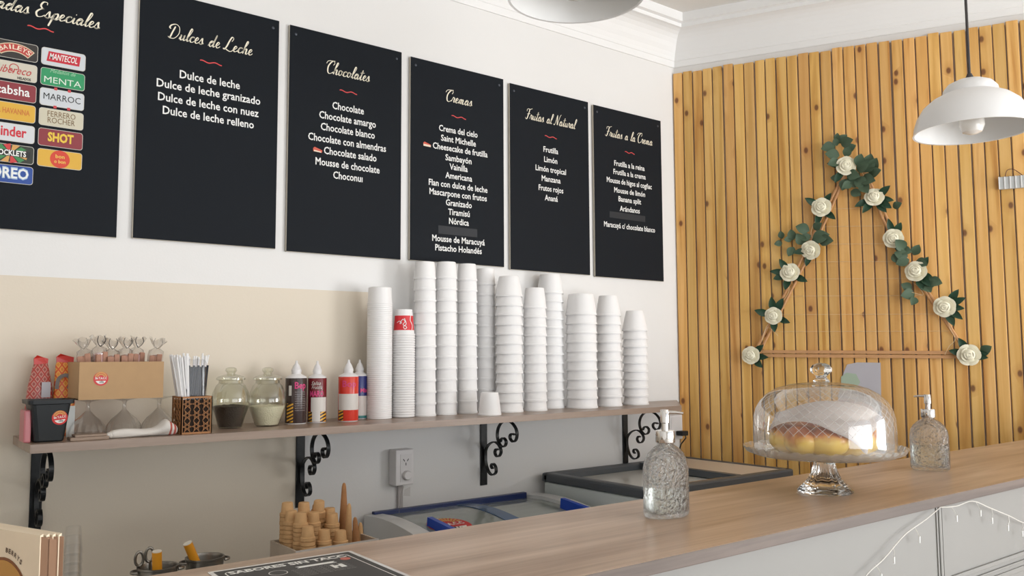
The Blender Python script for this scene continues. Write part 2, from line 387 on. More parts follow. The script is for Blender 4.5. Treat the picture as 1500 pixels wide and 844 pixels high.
# ---------------------------------------------------------------- text
def text_mesh(s, weight=0.0):
    cu = bpy.data.curves.new('t', 'FONT'); cu.body = s; cu.size = 1.0; cu.resolution_u = 2; cu.align_x = 'CENTER'; cu.offset = weight
    o = bpy.data.objects.new('t', cu); COL.objects.link(o)
    dg = bpy.context.evaluated_depsgraph_get(); me = bpy.data.meshes.new_from_object(o.evaluated_get(dg))
    V = [v.co.copy() for v in me.vertices]; F = [tuple(p.vertices) for p in me.polygons]
    bpy.data.objects.remove(o); bpy.data.curves.remove(cu); bpy.data.meshes.remove(me)
    return V, F
def lettering(name, s, width, size, fn, material, parent, bold=0.0, shear=0.0):
    """flat print: fn(u, v) -> 3-D, text centred at u = 0, x-height band centred on v = 0"""
    V, F = text_mesh(s, min(.05, bold/size*.5))
    xs = [v.x for v in V]; x0, x1 = min(xs), max(xs); k = width/(x1-x0); cx = (x0+x1)/2
    P = [fn((v.x-cx)*k + shear*(v.y-.27)*size, (v.y-.27)*size) for v in V]
    return mesh_obj(name, P, F, material, parent)
G = {}
G['a'] = (1.05, [[(0, .1), (.25, .5), (.75, .93), (.45, .95), (.2, .5), (.3, .05), (.55, .1), (.82, .9), (.75, .25), (.88, .02), (1.1, .25)]])
G['c'] = (.8, [[(0, .1), (.3, .6), (.6, .95), (.72, .8), (.6, .95), (.35, .8), (.2, .4), (.35, .03), (.65, .08), (.85, .3)]])
G['d'] = (1.1, [[(0, .1), (.25, .5), (.72, .9), (.45, .95), (.2, .5), (.3, .05), (.55, .1), (.9, 1.0), (1.1, 2.1)], [(1.1, 2.1), (.85, .8), (.8, .2), (.95, .02), (1.15, .25)]])
G['e'] = (.8, [[(0, .2), (.4, .45), (.65, .8), (.5, 1.0), (.3, .8), (.2, .35), (.4, .02), (.7, .15), (.85, .35)]])
G['h'] = (1.0, [[(0, .1), (.4, 1.0), (.78, 2.0), (.62, 2.2), (.45, 1.6), (.2, 0)], [(.25, .3), (.5, .85), (.72, .9), (.72, .5), (.7, .1), (.85, .02), (1.05, .25)]])
G['i'] = (.55, [[(0, .1), (.3, .9), (.25, .3), (.4, .02), (.6, .25)], [(.42, 1.35), (.46, 1.5)]])
G['l'] = (.55, [[(0, .1), (.4, .8), (.78, 1.9), (.62, 2.2), (.45, 1.7), (.25, .5), (.35, .03), (.6, .2)]])
G['m'] = (1.3, [[(0, .1), (.25, .9), (.2, 0)], [(.22, .3), (.45, .9), (.6, .8), (.55, 0)], [(.57, .3), (.8, .9), (.97, .8), (.93, .15), (1.1, .02), (1.35, .25)]])
G['o'] = (.9, [[(.05, .15), (.3, .75), (.55, .95), (.25, .8), (.2, .3), (.4, .02), (.7, .3), (.7, .8), (.55, .95), (.75, .75), (.95, .8)]])
G['p'] = (.9, [[(0, .1), (.35, .95), (.15, -.3), (0, -1.1)], [(.15, -.2), (.4, .7), (.7, .95), (.8, .5), (.55, .03), (.35, .1), (.7, 0), (.95, .2)]])
G['r'] = (.75, [[(0, .1), (.3, 1.05), (.42, .88), (.62, .9), (.55, .4), (.6, .05), (.8, .25)]])
G['s'] = (.75, [[(0, .1), (.4, 1.05), (.5, .6), (.58, .2), (.35, 0), (.15, .12), (.4, .02), (.8, .25)]])
G['t'] = (.65, [[(0, .1), (.35, 1.0), (.55, 1.9), (.4, 1.0), (.3, .2), (.45, .02), (.7, .25)], [(.1, 1.3), (.9, 1.45)]])
G['u'] = (1.0, [[(0, .1), (.25, .9), (.2, .3), (.35, .02), (.6, .3), (.75, .9), (.7, .2), (.85, .02), (1.05, .25)]])
G['D'] = (1.65, [[(.7, 2.0), (.45, 1.0), (.25, .1), (.0, .2), (.3, 0), (.95, .1), (1.45, .9), (1.35, 1.9), (.75, 2.35), (.1, 2.15), (-.15, 1.7), (.1, 1.5)]])
G['L'] = (1.35, [[(.95, 1.6), (1.15, 2.1), (.85, 2.35), (.55, 1.6), (.3, .6), (.0, .1), (-.2, .2), (.1, .25), (.6, 0), (1.1, -.1), (1.45, .2)]])
G['C'] = (1.15, [[(-.35, 1.7), (-.1, 2.2), (.6, 2.35), (1.2, 2.4)], [(1.0, 1.6), (1.2, 2.0), (.9, 2.35), (.45, 2.0), (.1, 1.2), (.2, .3), (.55, -.02), (.95, .15), (1.2, .4)]])
G['E'] = (1.1, [[(1.0, 1.9), (.95, 2.25), (.5, 2.25), (.3, 1.7), (.6, 1.25), (.78, 1.25), (.35, 1.1), (.02, .6), (.25, .02), (.7, .05), (1.1, .4)]])
G['F'] = (1.1, [[(.1, 1.6), (.05, 2.0), (.4, 2.2), (.9, 2.15), (1.5, 2.4)], [(.8, 2.1), (.6, 1.0), (.35, .1), (.05, 0), (-.15, .3)], [(.2, 1.05), (.7, 1.12), (1.05, 1.25)]])
G['N'] = (1.45, [[(-.15, .15), (.1, 0), (.35, .8), (.62, 2.2), (.75, 1.0), (.95, .05), (1.2, 1.2), (1.5, 2.2), (1.75, 2.4)]])
G['H'] = (1.25, [[(.1, 1.9), (.4, 2.25), (.3, 1.0), (.1, 0)], [(1.15, 2.3), (.95, 1.2), (.85, .1), (1.0, 0), (1.3, .25)], [(.2, 1.05), (1.0, 1.2)]])
G['M'] = G['N']
def script_word(name, s, width, height, fn, material, parent, wt=.18):
    """cursive heading drawn as pen ribbons; height = x-height unit in metres"""
    strokes = []; x = 0.0
    for ch in s:
        if ch == ' ': x += .8; continue
        adv, ss = G[ch]
        for st in ss: strokes.append([(x+u+.22*v, v) for u, v in st])
        x += adv
    k = width/x; V = []; F = []
    for st in strokes:
        P = smoothpts([(u, v, 0) for u, v in st], 5); n = len(P)
        for i, p in enumerate(P):
            t = (P[min(i+1, n-1)]-P[max(i-1, 0)]); t = t.normalized() if t.length > 1e-9 else Vector((1, 0, 0))
            ww = wt*(.55+.75*max(0, -t.y)) * (1 if 0 < i < n-1 else .5)
            nn = Vector((-t.y, t.x, 0))*ww/2
            for q in (p+nn, p-nn): V.append(fn((q.x-x/2)*k, (q.y-.8)*height))
        b = len(V)-2*n
        for i in range(n-1): F.append((b+2*i, b+2*i+1, b+2*i+3, b+2*i+2))
    return mesh_obj(name, V, F, material, parent)
def rrect(w_, h_, r, n=4):
    P = []
    for cx, cy, a in ((w_/2-r, h_/2-r, 0), (-w_/2+r, h_/2-r, 90), (-w_/2+r, -h_/2+r, 180), (w_/2-r, -h_/2+r, 270)):
        for i in range(n+1): t = R(a+90*i/n); P.append((cx+r*math.cos(t), cy+r*math.sin(t)))
    return P
def sincacc(name, fn, r, parent, label=None, kindpart=True):
    """round gluten-free seal: red disc, golden wheat crown, white lower segment, words"""
    disc = [(r*math.cos(2*PI*i/32), r*math.sin(2*PI*i/32)) for i in range(32)]
    o = MB().prism(disc, fn, 0, .0006).build(name, mat('seal_red', (.62, .03, .03), .45), parent)
    M_w = mat('seal_white', (.85, .82, .78), .5); M_g = mat('seal_gold', (.70, .45, .12), .5); M_k = mat('seal_black', (.02, .02, .02), .5)
    seg = [(r*.72*math.cos(t), r*.72*math.sin(t)-.05*r) for t in [R(200+140*i/12) for i in range(13)]]
    MB().prism(seg, fn, .0007, .0010).build('seal_field', M_w, o)
    g = MB()
    for i in range(13):
        a = R(25+130*i/12); 
        for q, L_ in ((.55, .22), (.78, .30)):
            cx, cy = r*q*math.cos(a), r*q*math.sin(a)*1.15
            d = Vector((math.cos(a), math.sin(a))); e = Vector((-d.y, d.x))
            if cy < .28*r: continue
            P = [(cx+d.x*L_*r*u+e.x*.07*r*v, cy+d.y*L_*r*u+e.y*.07*r*v) for u, v in ((-.5, 0), (0, 1), (.5, 0), (0, -1))]
            g.prism(P, fn, .0008, .0011)
    g.build('wheat_crown', M_g, o)
    lettering('seal_lettering', 'Sin T.A.C.C', r*1.55, r*.42, lambda u, v: fn(u, v+.06*r, .0012), M_w, o, bold=r*.03)
    k = MB()
    for x0, hh in ((-.18, .28), (-.02, .36), (.14, .30), (.26, .2)):
        k.prism([(r*x0, -r*.62), (r*(x0+.07), -r*.62), (r*(x0+.13), r*(-.62+hh)), (r*(x0+.05), r*(-.62+hh))], fn, .0011, .0013)
    k.build('seal_mark', M_k, o)
    return o

# ================================================================ THE SETTING
ZC = 3.06
wb = struct(MB().box(-2.6, CX+.12, WY, WY+.12, 0, ZC).build('wall_back', M_wall), 'white plastered wall behind the shelf and menu boards')
MB().box(-2.6, 1.50, WY-.0012, WY+.01, 1.18, 1.645).box(-2.6, 1.226, WY-.0012, WY+.01, 0, 1.18).build('painted_band', M_beige, wb)
wr = struct(MB().prism([(-.05, -.12), (-.05, 0), (4.25, 0), (4.25, -.12)], lambda u, v, t: tuple(Bp(u, v, t)), 0, ZC).build('wall_right', M_wall), 'wall clad in upright knotty pine slats')
# dark backing seen in the narrow gaps between the slats
MB().prism([(.0, .0), (.0, .004), (4.2, .004), (4.2, .0)], lambda u, v, t: tuple(Bp(u, v, t)), .05, 2.80).build('backing', M_gap, wr)
slat0 = MB().box(-.0221, .0221, 0, .014, .04, 2.806, .0025).build('slat', MATS['pine'], wr)
base_slat = slat0
for i in range(46):
    o = base_slat if i == 0 else base_slat.copy()
    if i: COL.objects.link(o); o.parent = wr
    p = Bp(.0215+.0495*i, .004); o.location = (p.x, p.y, random.uniform(-.004, .006)); o.rotation_euler = (0, random.uniform(-.0006, .0006), math.atan2(-SD.y, -SD.x))
    wdt = random.uniform(.965, 1.015); o.scale = (wdt, random.uniform(.85, 1.1), 1)
# cove cornices along the back wall and the slatted wall
cove = [(0, 2.838), (.006, 2.838), (.008, 2.844), (.0095, 2.868), (.0125, 2.870), (.016, 2.885), (.0235, 2.905), (.035, 2.925), (.044, 2.944), (.056, 2.962), (.071, 2.977), (.088, 2.987), (.104, 2.992), (.118, 2.994), (.118, 3.012), (.135, 3.016), (.135, ZC), (0, ZC)]
kA = math.tan(R(26)/2)*0
def coveA():
    V = []; n = len(cove)
    for t in (0, 1):
        for o_, z in cove:
            if t == 0: V.append((-2.6, WY-o_, z))
            else:
                x = CX + (o_ - SN.y*(-o_))/SN.x; V.append((x, WY-o_, z))
    F = [(i, (i+1) % n, (i+1) % n+n, i+n) for i in range(n)]; return V, F
def coveB():
    V = []; n = len(cove)
    for o_, z in cove: x = CX + (o_ - SN.y*(-o_))/SN.x; V.append((x, WY-o_, z))
    for o_, z in cove: V.append(tuple(Bp(4.2, o_, z)))
    F = [(i, (i+1) % n, (i+1) % n+n, i+n) for i in range(n)]; return V, F
for nm, f in (('trim_1', coveA), ('trim_2', coveB)):
    V, F = f(); mb = MB().add(V, F); struct(mb.build(nm, M_cove, smooth=False), 'white plaster cove moulding under the ceiling')
FX = Bp(4.2, 0).x; FY = Bp(4.2, 0).y
struct(MB().box(-2.7, FX+.3, -5.3, WY+.1, ZC, ZC+.1).build('ceiling', M_ceil), 'cream painted ceiling')
struct(MB().box(-2.7, FX+.3, -5.3, WY+.1, -.1, 0).build('floor', M_floor), 'floor behind and before the counter')
struct(MB().box(-2.72, -2.6, -5.3, WY+.1, 0, ZC).build('wall_left', M_wall), 'white wall at the far left')
wf = MB().box(-2.7, -.5, -5.3, -5.2, 0, ZC).box(4.3, FX+.3, -5.3, -5.2, 0, ZC).box(-.5, 4.3, -5.3, -5.2, 0, .3).box(-.5, 4.3, -5.3, -5.2, 2.8, ZC)
struct(wf.build('wall_front', M_wall), 'street wall with glazing behind the viewer')
ws = MB().box(FX, FX+.1, FY-.3, FY+.05, 0, ZC).box(FX, FX+.1, -5.3, -4.0, 0, ZC).box(FX, FX+.1, -4.0, FY-.3, 0, .5).box(FX, FX+.1, -4.0, FY-.3, 2.9, ZC)
struct(ws.build('wall_side', M_wall), 'street wall with glazing beyond the slats')
def window(nm, horizontal, a0, a1, fixed):
    f = MB()
    for a in np.linspace(a0, a1, 4 if a1-a0 > 2.5 else 3):
        if horizontal: f.box(a-.025, a+.025, fixed-.03, fixed+.03, .3, 2.8)
        else: f.box(fixed-.03, fixed+.03, a-.025, a+.025, .3, 2.8)
    for z in (.325, 2.1, 2.775):
        if horizontal: f.box(a0, a1, fixed-.03, fixed+.03, z-.025, z+.025)
        else: f.box(fixed-.03, fixed+.03, a0, a1, z-.025, z+.025)
    o = struct(f.build(nm, M_plastic), 'street window')
    p = MB()
    if horizontal: p.box(a0, a1, fixed-.004, fixed+.004, .3, 2.8)
    else: p.box(fixed-.004, fixed+.004, a0, a1, .3, 2.8)
    p.build('pane', T_pane, o)
window('window_1', True, -.5, 4.3, -5.25); window('window_2', False, -4.0, FY-.3, FX+.05)

# ================================================================ MENU BOARDS
BX = [.170, .6675, 1.161, 1.650, 2.1315, 2.612]; BW = [.451, .4545, .449, .448, .448, .449]
BZ0 = [1.774, 1.777, 1.772, 1.774, 1.767, 1.763]; BZ1 = [2.565, 2.571, 2.568, 2.561, 2.552, 2.547]
BY = WY-.014
def bfn(cx, cz):                             # print lies 0.4 mm proud of the board face
    return lambda u, v, t=0.0: (cx+u, BY-.0004-t, cz+v)
boards = []
names = ['printed with a grid of coloured logo cards', 'headed Dulces de Leche', 'headed Chocolates', 'headed Cremas, above the tall foam cups', 'headed Frutas al Natural', 'headed Frutas a la Crema, next to the pine slats']
for i in range(6):
    b = thing('menu_board', 'black wall menu board '+names[i], 'menu board', (BX[i]+BW[i]/2, WY-.002, BZ0[i]), 0, 'menu boards on the back wall')
    x0, x1 = -BW[i]/2, BW[i]/2; h = BZ1[i]-BZ0[i]
    MB().box(x0, x1, -.012, 0, 0, h, .0012).build('panel', M_board, b)
    MB().box(x0-.0012, x0, -.0105, -.001, .001, h-.001).box(x0, x1, -.0105, -.001, -.0012, 0).build('edge_strip', M_boardedge, b)
    for sx in (-1, 1):
        p = MB().lathe([(0, 0), (.005, 0), (.004, .002), (0, .0028)], 12); p.xf(Matrix.Translation((sx*(BW[i]/2-.022), -.012, h-.03)) @ Matrix.Rotation(PI/2, 4, 'X'))
        p.build('screw', mat('screw_dark', (.09, .10, .12), .35, metal=.6), b)
    boards.append(b)
def local(b, f):                             # print functions in board space
    l = b.location
    return lambda u, v, t=0.0: tuple(Vector(f(u, v, t))-l)
def line_on(i, s, xl, xr, yc, size=.037, material=None):
    b = boards[i]; xc = (xl+xr)/2; p = onY(xc, yc, BY); pl = onY(xl, yc, BY); pr = onY(xr, yc, BY)
    lettering('text_line', s, pr.x-pl.x, size*(1 if i < 3 else .93), local(b, bfn((pl.x+pr.x)/2, p.z)), material or M_white, b, bold=.0011)
def head_on(i, s, xl, xr, yc, xh=.0205):
    b = boards[i]; pl = onY(xl, yc, BY); pr = onY(xr, yc, BY); p = onY((xl+xr)/2, yc, BY)
    script_word('heading', s, pr.x-pl.x, xh, local(b, bfn((pl.x+pr.x)/2, p.z)), M_cream, b)
def squig(i, xl, xr, yc):
    b = boards[i]; pl = onY(xl, yc, BY); pr = onY(xr, yc, BY); z = onY((xl+xr)/2, yc, BY).z; V = []; F = []; f = local(b, bfn(0, 0)); n = 25
    for k in range(n):
        t = k/(n-1); x = pl.x+(pr.x-pl.x)*t; zz = z+.0026*math.sin(t*PI*3.4+.6)
        V += [f(x, zz+.0017), f(x, zz-.0017)]
        if k: F.append((2*k-2, 2*k-1, 2*k+1, 2*k))
    mesh_obj('squiggle', V, F, M_redline, b)
head_on(0, 'Heladas Especiales', -42, 146, 15); squig(0, 40, 79, 42)
head_on(1, 'Dulces de Leche', 246, 369, 61); squig(1, 293, 325, 92)
for s, a, b_, y in (('Dulce de leche', 263, 351.5, 118), ('Dulce de leche granizado', 229, 381.5, 135.5), ('Dulce de leche con nuez', 231, 379, 154.5), ('Dulce de leche relleno', 238, 372, 173)): line_on(1, s, a, b_, y)
head_on(2, 'Chocolates', 478, 541, 107); squig(2, 497.5, 523, 135)
for s, a, b_, y in (('Chocolate', 486.8, 533, 159.5), ('Chocolate amargo', 467.5, 550.6, 176), ('Chocolate blanco', 469.7, 549, 192.7), ('Chocolate con almendras', 451.3, 565.4, 209.5), ('Chocolate salado', 474.4, 551.5, 227), ('Mousse de chocolate', 462, 556, 243.5), ('Choconuı', 488, 531, 260)): line_on(2, s, a, b_, y)
head_on(3, 'Cremas', 653, 691, 146); squig(3, 661.5, 682.5, 172)
for s, a, b_, y in (('Crema del cielo', 643, 699.5, 193.2), ('Saint Michelle', 646, 697, 207), ('Cheesecake de frutilla', 634, 714, 220.5), ('Sambayón', 652.4, 690.7, 234.2), ('Vainilla', 658.5, 685, 246.7), ('Americana', 652.4, 691.5, 260), ('Flan con dulce de leche', 628, 714, 273.3), ('Mascarpone con frutos', 629, 713, 286.2), ('Granizado', 653, 691, 299.5), ('Tiramisú', 656.5, 688, 312.8), ('Nórdica', 657.7, 686.7, 326), ('Mousse de Maracuyá', 633, 710, 352.7), ('Pistacho Holandés', 637.5, 705.6, 366)): line_on(3, s, a, b_, y)
head_on(4, 'Frutas al Natural', 770, 842, 176); squig(4, 798, 815.5, 201)
for s, a, b_, y in (('Frutilla', 796, 817.5, 221), ('Limón', 797, 816.3, 235.5), ('Limón tropical', 784.5, 829, 249.6), ('Manzana', 793.4, 821, 263.7), ('Frutos rojos', 789, 825, 277.7), ('Ananá', 798, 817, 291.4)): line_on(4, s, a, b_, y)
head_on(5, 'Frutas a la Crema', 887, 955, 201); squig(5, 915.4, 929.5, 224)
for s, a, b_, y in (('Frutilla a la reina', 899.7, 944, 243.5), ('Frutilla a la crema', 898.5, 945.6, 256), ('Mousse de higos al cogñac', 888.8, 954.5, 269), ('Mousse de limón', 899.7, 944.8, 282.2), ('Banana split', 906, 939, 294.3), ('Arándanos', 908, 937, 308), ('Maracuyá c/ chocolate blanco', 884.8, 959.3, 333.3)): line_on(5, s, a, b_, y)
M_patch = mat('patch_black', (.015, .018, .023), .6)
for i, xl, xr, y0, y1 in ((3, 642, 699, 333, 345), (5, 893, 945, 313, 322)):
    f = local(boards[i], bfn(0, 0)); a = onY(xl, (y0+y1)/2, BY); b_ = onY(xr, (y0+y1)/2, BY); zt = onY((xl+xr)/2, y0, BY).z; zb = onY((xl+xr)/2, y1, BY).z
    mesh_obj('cover_patch', [f(a.x, zb), f(b_.x, zb), f(b_.x, zt), f(a.x, zt)], [(0, 1, 2, 3)], M_patch, boards[i])
# the two little food drawings beside their lines
for i, xc, yc in ((2, 465.5, 219.5), (3, 625.7, 211.5)):
    p = onY(xc, yc, BY); f = local(boards[i], bfn(p.x, p.z))
    ic = MB().prism([(-.017, -.007), (.015, -.009), (.017, .000), (-.012, .009), (-.018, .004)], f, .0002, .0004).build('food_icon', mat('icon_red', (.62, .10, .06), .5), boards[i])
    MB().prism([(-.015, -.007), (.012, -.009), (.012, -.005), (-.015, -.002)] if i == 2 else [(-.017, -.008), (.016, -.009), (.016, -.002), (-.017, .0)], f, .0005, .0007).build('icon_detail', mat('icon_cream', (.85, .70, .55), .5), ic)
# logo cards of the first board
cw = onY(126, 96, BY).x-onY(61, 90, BY).x
rowz = [onY(93.6, 86.5+29.3*k, BY).z for k in range(7)]
rowz = [onY(93.5-.9*k, y, BY).z for k, y in enumerate((87, 116.3, 145.5, 174.5, 204, 233.8, 263))]
cxR = onY(93.3, 87, BY).x; cxL = cxR-cw-.0085
ch = (rowz[0]-rowz[5])/5*.865
def card(cx, cz, colr, label, draw):
    b = boards[0]; f = local(b, bfn(cx, cz))
    M_b = mat('card_border', (.60, .58, .52), .5); M_c = mat('card_'+label.split()[0]+'%d' % len(MATS), colr, .5)
    o = MB().prism(rrect(cw, ch, .008), f, .0, .0003).build('logo_card', M_b, b)
    MB().prism(rrect(cw-.0028, ch-.0028, .007), f, .0004, .0007).build('card_face', M_c, o)
    o['label'] = label+' logo card'; draw(o, f)
def txt(s, wd, sz, colr, dy=0, dx=0, bold=.0008, shear=0, zz=.0012):
    Mx = mat('ink_%d_%d_%d' % tuple(int(c*255) for c in colr), colr, .5)
    return lambda o, f: lettering('logo_lettering', s, wd, sz, lambda u, v: f(u+dx, v+dy, zz), Mx, o, bold=bold, shear=shear)
def poly(P, colr, t=.0009, nm='logo_shape'):
    Mx = mat('ink_%d_%d_%d' % tuple(int(c*255) for c in colr), colr, .5)
    return lambda o, f: MB().prism(P, f, t-.0001, t).build(nm, Mx, o)
def many(*fs):
    def g(o, f):
        for q in fs: q(o, f)
    return g
def arcband(r0, r1, a0, a1, cy):
    n = 12; A = [R(a0+(a1-a0)*i/n) for i in range(n+1)]
    return [(r1*math.cos(a), r1*math.sin(a)+cy) for a in A] + [(r0*math.cos(a), r0*math.sin(a)+cy) for a in reversed(A)]
def arctext(s, r, a0, a1, cy, sz, colr):
    Mx = mat('ink_%d_%d_%d' % tuple(int(c*255) for c in colr), colr, .5)
    def g(o, f):
        for k, chh in enumerate(s):
            if chh == ' ': continue
            a = R(a0+(a1-a0)*k/(len(s)-1))
            def ff(u, v, a=a): 
                cu, sv = math.cos(a-PI/2), math.sin(a-PI/2); return f(r*math.cos(a)+u*cu-v*sv, r*math.sin(a)+cy+u*sv+v*cu, .0012)
            lettering('logo_lettering', chh, sz*.62 if chh != 'I' else sz*.2, sz, ff, Mx, o, bold=.0004)
    return g
W_ = (.86, .86, .84); RED = (.55, .03, .04)
card(cxR, rowz[0], (.62, .65, .68), 'white', many(poly([(-.045, -.014), (.042, -.014), (.045, .016), (-.040, .016)], (.55, .02, .04)), txt('MANTECOL', .074, .026, W_, shear=.15)))
card(cxR, rowz[1], (.03, .30, .12), 'green', many(txt('MENTA', .098, .026, (.70, .80, .70), dy=-.010, bold=0), txt('Medallón de', .066, .016, (.35, .60, .40), dy=.018, bold=0, shear=.3)))
card(cxR, rowz[2], (.62, .65, .68), 'white with small red squares', many(txt('MARROC', .098, .027, (.02, .02, .02), bold=0), *[poly([(x-.004, y-.004), (x+.004, y-.004), (x+.004, y+.004), (x-.004, y+.004)], (.60, .06, .07)) for x in (-.018, .018) for y in (-.027, .027)]))
card(cxR, rowz[3], (.62, .58, .45), 'cream', many(txt('FERRERO', .074, .024, (.20, .12, .05), dy=.009, bold=0), txt('ROCHER', .072, .024, (.20, .12, .05), dy=-.010, bold=0)))
card(cxR, rowz[4], (.26, .035, .045), 'dark red', txt('SHOT', .068, .036, (.80, .55, .06), bold=.003))
card(cxR, rowz[5], (.72, .42, .05), 'yellow with red disc', many(poly([(.026*math.cos(2*PI*i/24), .026*math.sin(2*PI*i/24)) for i in range(24)], (.65, .06, .03)), txt('bon', .024, .015, (.80, .50, .10), dy=.007), txt('o bon', .030, .014, (.80, .50, .10), dy=-.008)))
card(cxL, rowz[0], (.035, .030, .027), 'black', many(poly(arcband(.052, .078, 50, 130, -.058), (.70, .58, .40), .0009), poly(arcband(.0545, .0755, 52, 128, -.058), (.50, .06, .05), .0011), arctext('BAILEYS', .065, 122, 58, -.058, .019, (.85, .75, .60))))
card(cxL, rowz[1], (.62, .58, .48), 'cream', many(txt('Libereco', .088, .032, (.50, .05, .05), shear=.35, bold=.0004), txt('HELADOS', .034, .010, (.05, .04, .03), dy=-.020, dx=.026), poly(arcband(.010, .0125, -20, 280, .008), (.50, .05, .05))))
card(cxL, rowz[2], (.26, .035, .045), 'dark red', txt('cabsha', .084, .036, W_, bold=.001))
card(cxL, rowz[3], (.72, .42, .05), 'yellow', txt('LA HAVANNA', .088, .022, (.62, .20, .04), bold=.001))
card(cxL, rowz[4], (.66, .68, .70), 'white', many(txt('K', .020, .042, (.02, .02, .02), dx=-.038, bold=.003), txt('inder', .064, .040, (.62, .03, .05), dx=.006, bold=.002)))
card(cxL, rowz[5], (.030, .035, .025), 'black with burst of colours', many(*[poly([(0, 0), (.046*math.cos(R(a)), .028*math.sin(R(a))), (.044*math.cos(R(a+24)), .026*math.sin(R(a+24)))], c_) for a, c_ in zip(range(0, 360, 30), [(.60, .05, .05), (.05, .25, .08), (.65, .35, .10)]*4)], poly([(-.052, -.008), (.048, -.008), (.050, .010), (-.050, .010)], (.02, .02, .02), .0010), txt('ROCKLETS', .078, .022, W_, bold=.0012)))
card(cxL, rowz[6], (.02, .07, .32), 'blue', many(txt('OREO', .096, .044, (.40, .55, .72), bold=.006), txt('OREO', .093, .040, W_, bold=.001, zz=.0020)))

# ================================================================ SHELF AND BRACKETS
SZ = 1.195; SY0 = 2.43
sh = MB().prism([(.367, SY0), (2.815, SY0), (3.150, WY-.002), (.372, WY-.002)], lambda u, v, t: (u, v, t), SZ-.0225, SZ).build('wall_shelf', lamS)
tag(sh, 'long grey-brown laminate shelf fixed on the back wall', 'shelf')
lower = [(.081, .144), (.076, .127), (.091, .120), (.103, .130), (.102, .144)]
c1 = [(.060, .196), (.051, .189), (.055, .179), (.068, .178), (.081, .191), (.080, .210), (.055, .221), (.030, .207), (.014, .170), (.014, .131), (.036, .105), (.072, .092), (.100, .102), (.115, .124), (.104, .143), (.085, .146), (.075, .132), (.083, .119), (.093, .121)]
c2 = [(.110, .090), (.117, .078), (.132, .073), (.147, .085), (.141, .101), (.121, .107), (.101, .093), (.091, .066), (.097, .038), (.118, .016), (.150, .006), (.182, .012), (.206, .030), (.215, .052), (.208, .074), (.190, .083), (.174, .074), (.172, .061), (.184, .053), (.200, .056)]
where = ['at the far left, under the black bucket', 'above the tray of wafer cones', 'above the blue and white chest freezer', 'at the right, above the dark-rimmed freezer']
for i, xb in enumerate((.434, 1.227, 1.999, 2.793)):
    b = thing('shelf_bracket', 'black wrought iron scroll bracket under the shelf, '+where[i], 'bracket', (xb, WY-.001, SZ-.0225-.27), 0, 'scroll brackets under the shelf')
    MB().box(-.0155, .0155, -.006, 0, 0, .268, .0012).build('wall_bar', M_iron, b)
    MB().box(-.0155, .0155, -.235, -.006, .262, .269, .001).build('arm', M_iron, b)
    for cc in (c1, c2):
        P = smoothpts([(0, -u-.002, .2665-v) for u, v in cc], 4)
        MB().sweep(P, (1, 0, 0), .0125, .0048).build('scroll', M_iron, b, smooth=False)

# ================================================================ COUNTER
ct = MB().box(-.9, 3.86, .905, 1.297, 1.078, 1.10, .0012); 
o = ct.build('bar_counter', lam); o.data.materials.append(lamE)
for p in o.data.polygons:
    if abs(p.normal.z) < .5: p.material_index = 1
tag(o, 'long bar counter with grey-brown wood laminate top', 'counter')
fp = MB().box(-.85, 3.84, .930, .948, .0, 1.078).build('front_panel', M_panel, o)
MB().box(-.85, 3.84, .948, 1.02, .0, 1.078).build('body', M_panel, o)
for x in (-.1, 1.93, 3.1):
    m_ = MB().box(x-.016, x-.010, .9275, .930, .1, 1.078).box(x-.006, x+.006, .926, .930, .1, 1.078, .002).box(x+.010, x+.016, .9275, .930, .1, 1.078)
    m_.build('upright_moulding', M_panel, o)
for x0, x1 in ((1.975, 3.06), (-.05, 1.885)):
    m_ = MB()
    for k, (zz, w_) in enumerate(((.908, .010), (.890, .005), (.872, .012))):
        m_.box(x0+k*.015, x1-k*.015, .9245+.001*k, .930, zz-w_/2, zz+w_/2, .0015)
        m_.box(x0+k*.015, x0+k*.015+w_, .9245+.001*k, .930, .15+k*.015, zz, .0015)
        m_.box(x1-k*.015-w_, x1-k*.015, .9245+.001*k, .930, .15+k*.015, zz, .0015)
    m_.build('panel_moulding', M_panel, o)
# fairy lights along the front
fl = thing('fairy_lights', 'thin clear string of fairy lights draped over the white counter front', 'string lights', (1.93, .915, .9))
def rel(P, o): return [tuple(Vector(p)-o.location) for p in P]
def wire(P, r=.0012, par=None, m_=M_cordstring, nm='wire'): MB().tube(rel(smoothpts(P, 6), par), r, 5).build(nm, m_, par, smooth=True)
W1 = [(1.50, .915, .905), (1.585, .915, .972), (1.66, .913, 1.0), (1.75, .915, 1.035), (1.84, .915, 1.055), (1.91, .916, 1.073)]
W2 = [(1.91, .916, 1.073), (1.98, .914, 1.068), (2.063, .915, 1.070), (2.15, .915, 1.045), (2.25, .914, 1.015), (2.363, .915, .981), (2.6, .915, .94), (2.8, .915, .96), (3.0, .915, 1.05)]
wire(W1, par=fl); wire(W2, par=fl)
for P in ((1.63, .915, .992), (1.70, .915, 1.018), (1.79, .915, 1.045), (1.96, .915, 1.068), (2.08, .915, 1.066), (2.16, .915, 1.042), (2.25, .915, 1.014), (2.33, .915, .99), (2.5, .915, .95)):
    d = random.uniform(-.018, .018)
    w_ = MB().tube(rel([P, (P[0]+d*.5, P[1]-.003, P[2]-.012), (P[0]+d, P[1]-.002, P[2]-.022)], fl), .0008, 4).build('drop_wire', M_cordstring, fl)
    MB().tube(rel([(P[0]+d, P[1]-.002, P[2]-.020), (P[0]+d, P[1]-.002, P[2]-.034)], fl), [.0024, .0018], 6).build('light_bulb', mat('led_clear', (.85, .85, .83), .15), w_, smooth=True)

